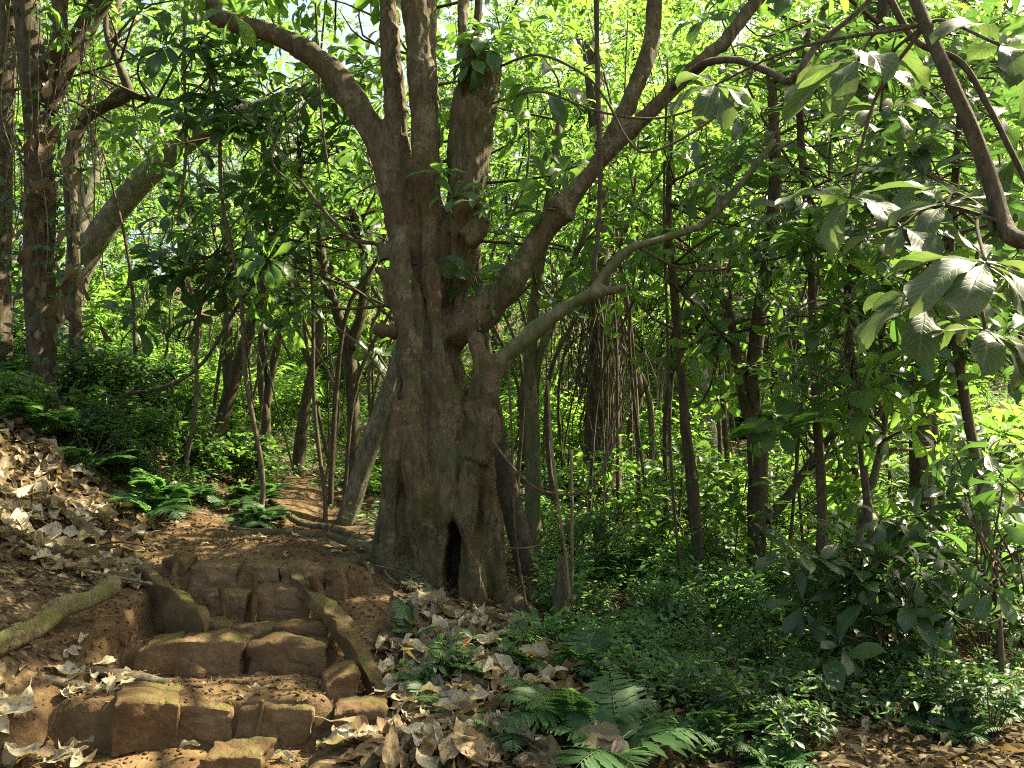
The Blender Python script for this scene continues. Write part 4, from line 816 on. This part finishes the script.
log([pr(30,678,5,4.9), pr(60,682,5,4.9), pr(100,692,4.5,4.88), pr(130,694,3,4.9)], "fallen_stick", "pale thick stick lying on the lower left step", 'dead_wood', "stick", 8)
log([pr(72,662,5,5.1), pr(100,672,5,5.1), pr(135,678,6,5.1), pr(168,684,4,5.05)], "exposed_root", "brown root snaking along the foot of the second step", 'bark_dark', "root", 8)
log([pr(40,560,1.5,6.2), pr(90,572,1.6,5.9), pr(152,584,1.5,5.6)], "fallen_stick", "long thin stick bridging the bank above the slanting board", 'dead_wood', "stick", 6)
for k, (x0, y0, x1, y1, Y, rr, lb_) in enumerate([(245,560,238,590,6.12,2.6,"leaning peg before the broad block of the top step"),(221,588,224,622,5.8,3,"peg holding the grey mossy block"),(254,572,253,622,5.8,3,"tall peg holding the wide smooth block"),(178,552,172,578,6.14,2.6,"peg at the left end of the top step"),(262,700,256,738,4.7,2.6,"slanting peg before the bottom step"),(232,640,233,660,5.5,2.4,"short peg in the third row of blocks"),(312,575,326,612,5.8,5,"stout peg under the right-hand slanting beam")]):
    log([pr(x0, y0, rr, Y), pr((x0 + x1) / 2 + 1, (y0 + y1) / 2, rr, Y), pr(x1, y1 + 6, rr, Y)], "wooden_peg", lb_, 'timber', "peg", 8, .2, "pegs holding the steps", seed=k)
st0 = block(250, 268, 676, 686, 5.2, .1, "small loose stone lying on the earth steps", 'stone', 0, 91, "loose_stone"); st0["group"] = "loose stones on the steps"
for k in range(26):
    c = st0.copy(); COL.objects.link(c); x_ = rng.uniform(-2.6, -1.05); y_ = rng.choice([4.5, 4.75, 5.2, 5.45, 5.75, 6.05, 6.4]) + rng.normal() * .06; c.location = (x_, y_, float(H(x_, y_)) + .005); c.rotation_euler = tuple(rng.uniform(0, 6.3, 3)); q_ = rng.uniform(.25, .8); c.scale = (q_, q_ * rng.uniform(.6, 1.2), q_ * rng.uniform(.6, 1))
# stump and stalks
log([pr(563,650,8.5,6.6), pr(562,610,7.5,6.6), pr(563,580,7,6.6), pr(565,564,5,6.6), pr(567,552,1.5,6.6)], "broken_stump", "broken brown stump standing right of the hollow tree", 'bark_brown', "stump", 12, .35)
log([pr(599,562,5,9.6), pr(600,540,6.5,9.6), pr(602,520,6,9.6), pr(600,514,3,9.6)], "pale_stump", "small pale dead stump among the sunlit ground cover", 'dead_wood', "stump", 10, .3)
for k, rows in enumerate(([pr(570,600,1.6,6.5), pr(566,560,1.6,6.5), pr(553,460,1.5,6.5), pr(548,380,1.2,6.5)], [pr(572,605,1.6,6.7), pr(572,520,1.6,6.7), pr(571,450,1.4,6.7)])):
    log(rows, "bare_stem", ("bare thin stem leaning left beside the broken stump", "bare thin stem upright beside the broken stump")[k], 'dead_wood', "stem", 6)
# brown sheaths
def sheath(rows, w, label):
    a = np.array([P(*q) for q in rows]); s = spline(a, 26); tg = unit(np.gradient(s, axis=0)); sd = unit(np.cross(tg, [0, 0, 1])); up = np.cross(sd, tg); t = np.linspace(0, 1, 26); q = MB(); m = 9; u = np.linspace(-1, 1, m)
    ww = w * np.clip(np.sin(np.pi * np.clip(t * .92 + .05, 0, 1)) ** .5, .12, 1); v = s[:, None] + sd[:, None] * (np.sin(u * 1.15)[None, :, None] * ww[:, None, None]) + up[:, None] * (-np.cos(u * 1.15) * .8 + .3)[None, :, None] * ww[:, None, None] * .8
    v2 = v + up[:, None] * .004; i = np.arange(25)[:, None] * m; j = np.arange(m - 1)[None]; f = np.stack([i + j, i + j + 1, i + m + j + 1, i + m + j], -1).reshape(-1, 4)
    q.add(v.reshape(-1, 3), f); solo(q, "palm_sheath", M['sheath'], label, "dead frond")
sheath([(376,728,4.75),(395,742,4.55),(418,758,4.4),(440,780,4.2)], .025, "rust brown dry sheath pointing up from the bottom edge")
sheath([(395,668,5.3),(425,672,5.2),(448,660,5.25),(472,638,5.4)], .03, "curved tan sheath lying across the dry leaf heap")
sheath([(678,690,5.2),(676,715,5.0),(670,742,4.8)], .02, "orange brown stalk beside the sunlit fern")
sheath([(95,545,6.5),(120,541,6.5),(150,546,6.4)], .04, "reddish dry sheath on the edge of the left bank")

# ------------------------------------------------------------------ big dry leaves, one object each
DL = []
for k in range(9):
    mb = MB(); rr = np.random.default_rng(60 + k); lobed = k % 3 == 0
    if lobed:
        for q, a in enumerate((-.75, 0, .75)):
            v, qd, uv = leaf_tpl(.5, 12, 7, 'elliptic', .12, rr.uniform(-.6, 1.2), .06, 60 + k * 7 + q, .08, rr.uniform(.3, 1.4)); ca, sa = math.cos(a), math.sin(a); l = 1 - .3 * abs(a)
            v = v * l; mb.add(np.stack([v[:, 0] * ca + v[:, 1] * sa, -v[:, 0] * sa + v[:, 1] * ca, v[:, 2] + .004 * q], -1), qd, None, uv)
    else:
        v, qd, uv = leaf_tpl(rr.uniform(.36, .56), 16, 11, 'obovate' if k % 2 else 'elliptic', .12, rr.uniform(-.9, 1.2), .07, 60 + k, .06, rr.uniform(.4, 2.0)); mb.add(v, qd, None, uv)
    v = mb.v; allv = np.vstack(v); nz = fbm(allv * 4 + k * 3, 3) * .07; allv[:, 2] += nz; allv -= [0, .45, allv[:, 2].mean()]; mb.v = [allv]
    mb.uv = [np.vstack(mb.uv)]
    tube(mb, [(0, -.45, 0), (0.02, -.6, .02), (.03, -.75, .0)], [.012, .01, .008], 5, 6, .1)
    DL.append(mb.mesh("dry_leaf", M['dry'])); DL.append(mb.mesh("dry_leaf", M['dry_brown' if k % 2 else 'dry']))
def dry(px, Y, s, label, group, lift=.02, tilt=.24):
    g = GP(px, Y); o = bpy.data.objects.new("dry_leaf", DL[int(r.integers(0, len(DL)))]); COL.objects.link(o); o.location = g + [0, 0, lift + abs(r.normal()) * .02]
    e = .05; nx_ = -(H(g[0] + e, g[1]) - H(g[0] - e, g[1])) / (2 * e); ny_ = -(H(g[0], g[1] + e) - H(g[0], g[1] - e)) / (2 * e)
    q = Vector((float(np.clip(nx_, -.8, .8)) + r.normal() * tilt, float(np.clip(ny_, -.8, .8)) + r.normal() * tilt, 1)).to_track_quat('Z', 'Y'); o.rotation_mode = 'XYZ'
    from mathutils import Quaternion
    o.rotation_euler = (q @ Quaternion((0, 0, 1), r.uniform(0, 6.28))).to_euler(); o.scale = (s,) * 3; tag(o, label, "dry leaf", group)
def heap_spot():
    while True:
        Y = r.uniform(4.15, 6.5); px = np.interp(Y, [4.3, 5, 6, 6.7], [465, 450, 435, 465]) + r.normal() * np.interp(Y, [4.3, 6.7], [72, 42])
        if px > np.interp(Y, [4.2, 4.8, 5, 5.6, 6], [335, 352, 372, 382, 408]) and not (435 < px < 478 and Y > 6.25): return px, Y
for _ in range(155): dry(*heap_spot(), .11 + .26 * r.random() ** 1.4, "curled grey-tan dry leaf in the heap below the hollow tree", "dry leaves heaped below the hollow tree", .04 + r.uniform(0, .05))
for _ in range(72): dry(r.uniform(-10, 135), 5.9 + 1.7 * r.random() ** .9, r.uniform(.16, .36), "curled dry leaf on the slope of the left bank", "dry leaves on the left bank", .04)
def leafmass(n, spot, name, label, mat, s0, s1):
    q = MB()
    for k in range(n):
        px, Y = spot(); g = GP(px, Y, r.uniform(.005, .05)); me = DL[int(r.integers(0, len(DL)))]; nv_ = len(me.vertices); c = np.empty(nv_ * 3, np.float32); me.vertices.foreach_get("co", c); c = c.reshape(-1, 3)
        lt = np.empty(len(me.polygons), np.int32); me.polygons.foreach_get("loop_total", lt); vi = np.empty(len(me.loops), np.int32); me.loops.foreach_get("vertex_index", vi); m4 = np.repeat(lt == 4, lt)
        uvl = np.empty(len(me.loops) * 2, np.float32); me.uv_layers[0].data.foreach_get("uv", uvl); uv = np.zeros((nv_, 2)); uv[vi] = uvl.reshape(-1, 2)
        e = .05; up = unit(np.array([-(H(g[0] + e, g[1]) - H(g[0] - e, g[1])) / .1, -(H(g[0], g[1] + e) - H(g[0], g[1] - e)) / .1, 1.0]) + r.normal(size=3) * .25); d = unit(np.cross(up, r.normal(size=3))); x = np.cross(d, up)
        q.add((c[:, :1] * x + c[:, 1:2] * d + c[:, 2:] * up) * r.uniform(s0, s1) + g, vi[m4].reshape(-1, 4), None, uv)
    tag(q.build(name, M[mat]), label, "leaf litter", kind="stuff")
leafmass(230, heap_spot, "dry_leaf_litter", "bed of old dry leaves under the heap", 'dry_brown', .12, .32)
leafmass(260, lambda: (r.uniform(-15, 150), 5.8 + 1.9 * r.random()), "dry_leaf_litter", "bed of old dry leaves on the left bank", 'dry_brown', .1, .3)
leafmass(170, lambda: (r.uniform(560, 1035), r.uniform(4.3, 9.5)), "dry_leaf_litter", "bed of old dry leaves in the right-hand undergrowth", 'dry_brown', .1, .24)
for _ in range(9): dry(r.uniform(5, 85), r.uniform(4.35, 4.65), r.uniform(.2, .32), "crumpled pale dry leaf in the pile at the bottom left corner", "dry leaves in the bottom left corner", .05)
for _ in range(16): dry(r.uniform(60, 135), r.uniform(4.75, 5.2), r.uniform(.1, .2), "torn pale dry leaf at the left end of the bottom step", "dry leaves left of the bottom step", .02)
for _ in range(14): dry(r.uniform(180, 380), r.uniform(6.5, 7.8), r.uniform(.09, .17), "small dry leaf lying on the landing above the steps", "dry leaves on the landing", .015)
for _ in range(8): dry(r.uniform(170, 340), r.uniform(4.4, 5.2), r.uniform(.07, .14), "small dry leaf on the treads of the lower steps", "dry leaves on the lower steps", .012)
for _ in range(30): dry(r.uniform(560, 1020), r.uniform(4.4, 7.5), r.uniform(.1, .2), "small dry leaf in the dark undergrowth at the right", "dry leaves in the right-hand undergrowth", .03)

# fallen sticks on the right bank
for k in range(16):
    g = GP(r.uniform(380, 1010), r.uniform(4.6, 7.5), .03); a = r.uniform(0, 6.3); l = r.uniform(.25, .7); d = np.array([math.cos(a), math.sin(a), 0]); e = g + d * l; e[2] = H(e[0], e[1]) + r.uniform(.02, .15); q = MB()
    tube(q, [g, (g + e) / 2 + r.normal(size=3) * .03, e], [.009, .008, .004], 6, 10, .2, k); solo(q, "fallen_stick", M['dead_wood' if k % 2 else 'twig'], "thin fallen stick lying in the litter on the right", "stick", "fallen sticks in the litter")

# ------------------------------------------------------------------ uncountable ground growth and litter
def scatter(n, x0, x1, Y0, Y1, keep):
    px = r.uniform(x0, x1, n); Y = Y0 + (Y1 - Y0) * r.random(n) ** .8; x = (px - 512) / FPX * Y * 1.0; m = keep(px, Y, x); x, Y = x[m], Y[m]; return np.stack([x, Y, H(x, Y)], -1)
gc = MB()
def cover(n, x0, x1, Y0, Y1, L, hmax, thr, tp=SMALL, per=6):
    def keep(px, Y, x): return (noise(np.stack([x * .9, Y * .9, x * 0 + 7], -1)) > thr) & (soilness(x, Y) < .25)
    b = scatter(n, x0, x1, Y0, Y1, keep); e = b + np.stack([r.normal(size=len(b)) * hmax * .5, r.normal(size=len(b)) * hmax * .5, r.uniform(.3, 1, len(b)) * hmax], -1); sprays(gc, b, e, per, L, tp, r, .3)
cover(7000, 530, 1060, 8.5, 22, .085, .35, -.35); cover(5000, -60, 560, 8.5, 25, .09, .4, -.3); cover(4500, -80, 1120, 20, 48, .2, .8, -.6, SMALL, 8)
cover(2600, 560, 1060, 4.3, 9, .06, .25, .05); cover(500, -20, 300, 7.4, 10, .06, .25, 0.)
tag(gc.build("ground_cover", M['leaf_cover']), "low green leafy ground cover", "ground cover", kind="stuff")
ll = MB()
def litter(n, x0, x1, Y0, Y1, L, keep, lift=.02):
    b = scatter(n, x0, x1, Y0, Y1, keep); b[:, 2] += r.uniform(.0, lift, len(b)); k = len(b); put_mix(ll, SMALL + [small_tpl(.6, .5, .8, .3), small_tpl(.5, -.6, .7, -.2)], b, np.c_[r.normal(size=(k, 2)), r.normal(size=k) * .3], np.c_[r.normal(size=(k, 2)) * .5, np.ones(k)], L * r.uniform(.5, 1.5, k))
litter(16000, 380, 1060, 4.2, 10, .06, lambda px, Y, x: soilness(x, Y) < .3, .05)
litter(9000, -60, 330, 4.2, 12, .06, lambda px, Y, x: soilness(x, Y) < .35, .04)
litter(7500, -40, 400, 4.2, 16, .034, lambda px, Y, x: soilness(x, Y) > .3, .008)
litter(5000, 300, 1060, 10, 18, .11, lambda px, Y, x: soilness(x, Y) < .4, .04)
tag(ll.build("leaf_litter", M['dry_small']), "fine brown leaf litter", "leaf litter", kind="stuff")
cl = MB()
for b in scatter(8000, -40, 420, 4.2, 9, lambda px, Y, x: soilness(x, Y) > .3):
    q = r.normal(size=(8, 3)) * .15 + np.array([(i, j, k) for i in (-1, 1) for j in (-1, 1) for k in (-1, 1)]) * .6; sz = .006 + .012 * r.random() ** 3
    cl.add(b + q * sz * [1, 1, .7] + [0, 0, sz * .2], [(0, 1, 3, 2), (4, 6, 7, 5), (0, 4, 5, 1), (2, 3, 7, 6), (0, 2, 6, 4), (1, 5, 7, 3)])
tag(cl.build("soil_clods", M['stone']), "crumbs of dry earth on the path", "earth crumbs", kind="stuff")
tw = MB()
for b in scatter(520, -40, 1040, 4.3, 8.5, lambda px, Y, x: Y > 0):
    a = r.uniform(0, 6.3); l = r.uniform(.05, .28); e = b + [math.cos(a) * l, math.sin(a) * l, 0]; e[2] = H(e[0], e[1]) + .008; tube(tw, [b + [0, 0, .008], (b + e) / 2 + [0, 0, .02], e], [.003, .003, .002], 4, 5, 0)
tag(tw.build("twig_litter", M['twig']), "scatter of fine dead twigs", "twigs", kind="stuff")
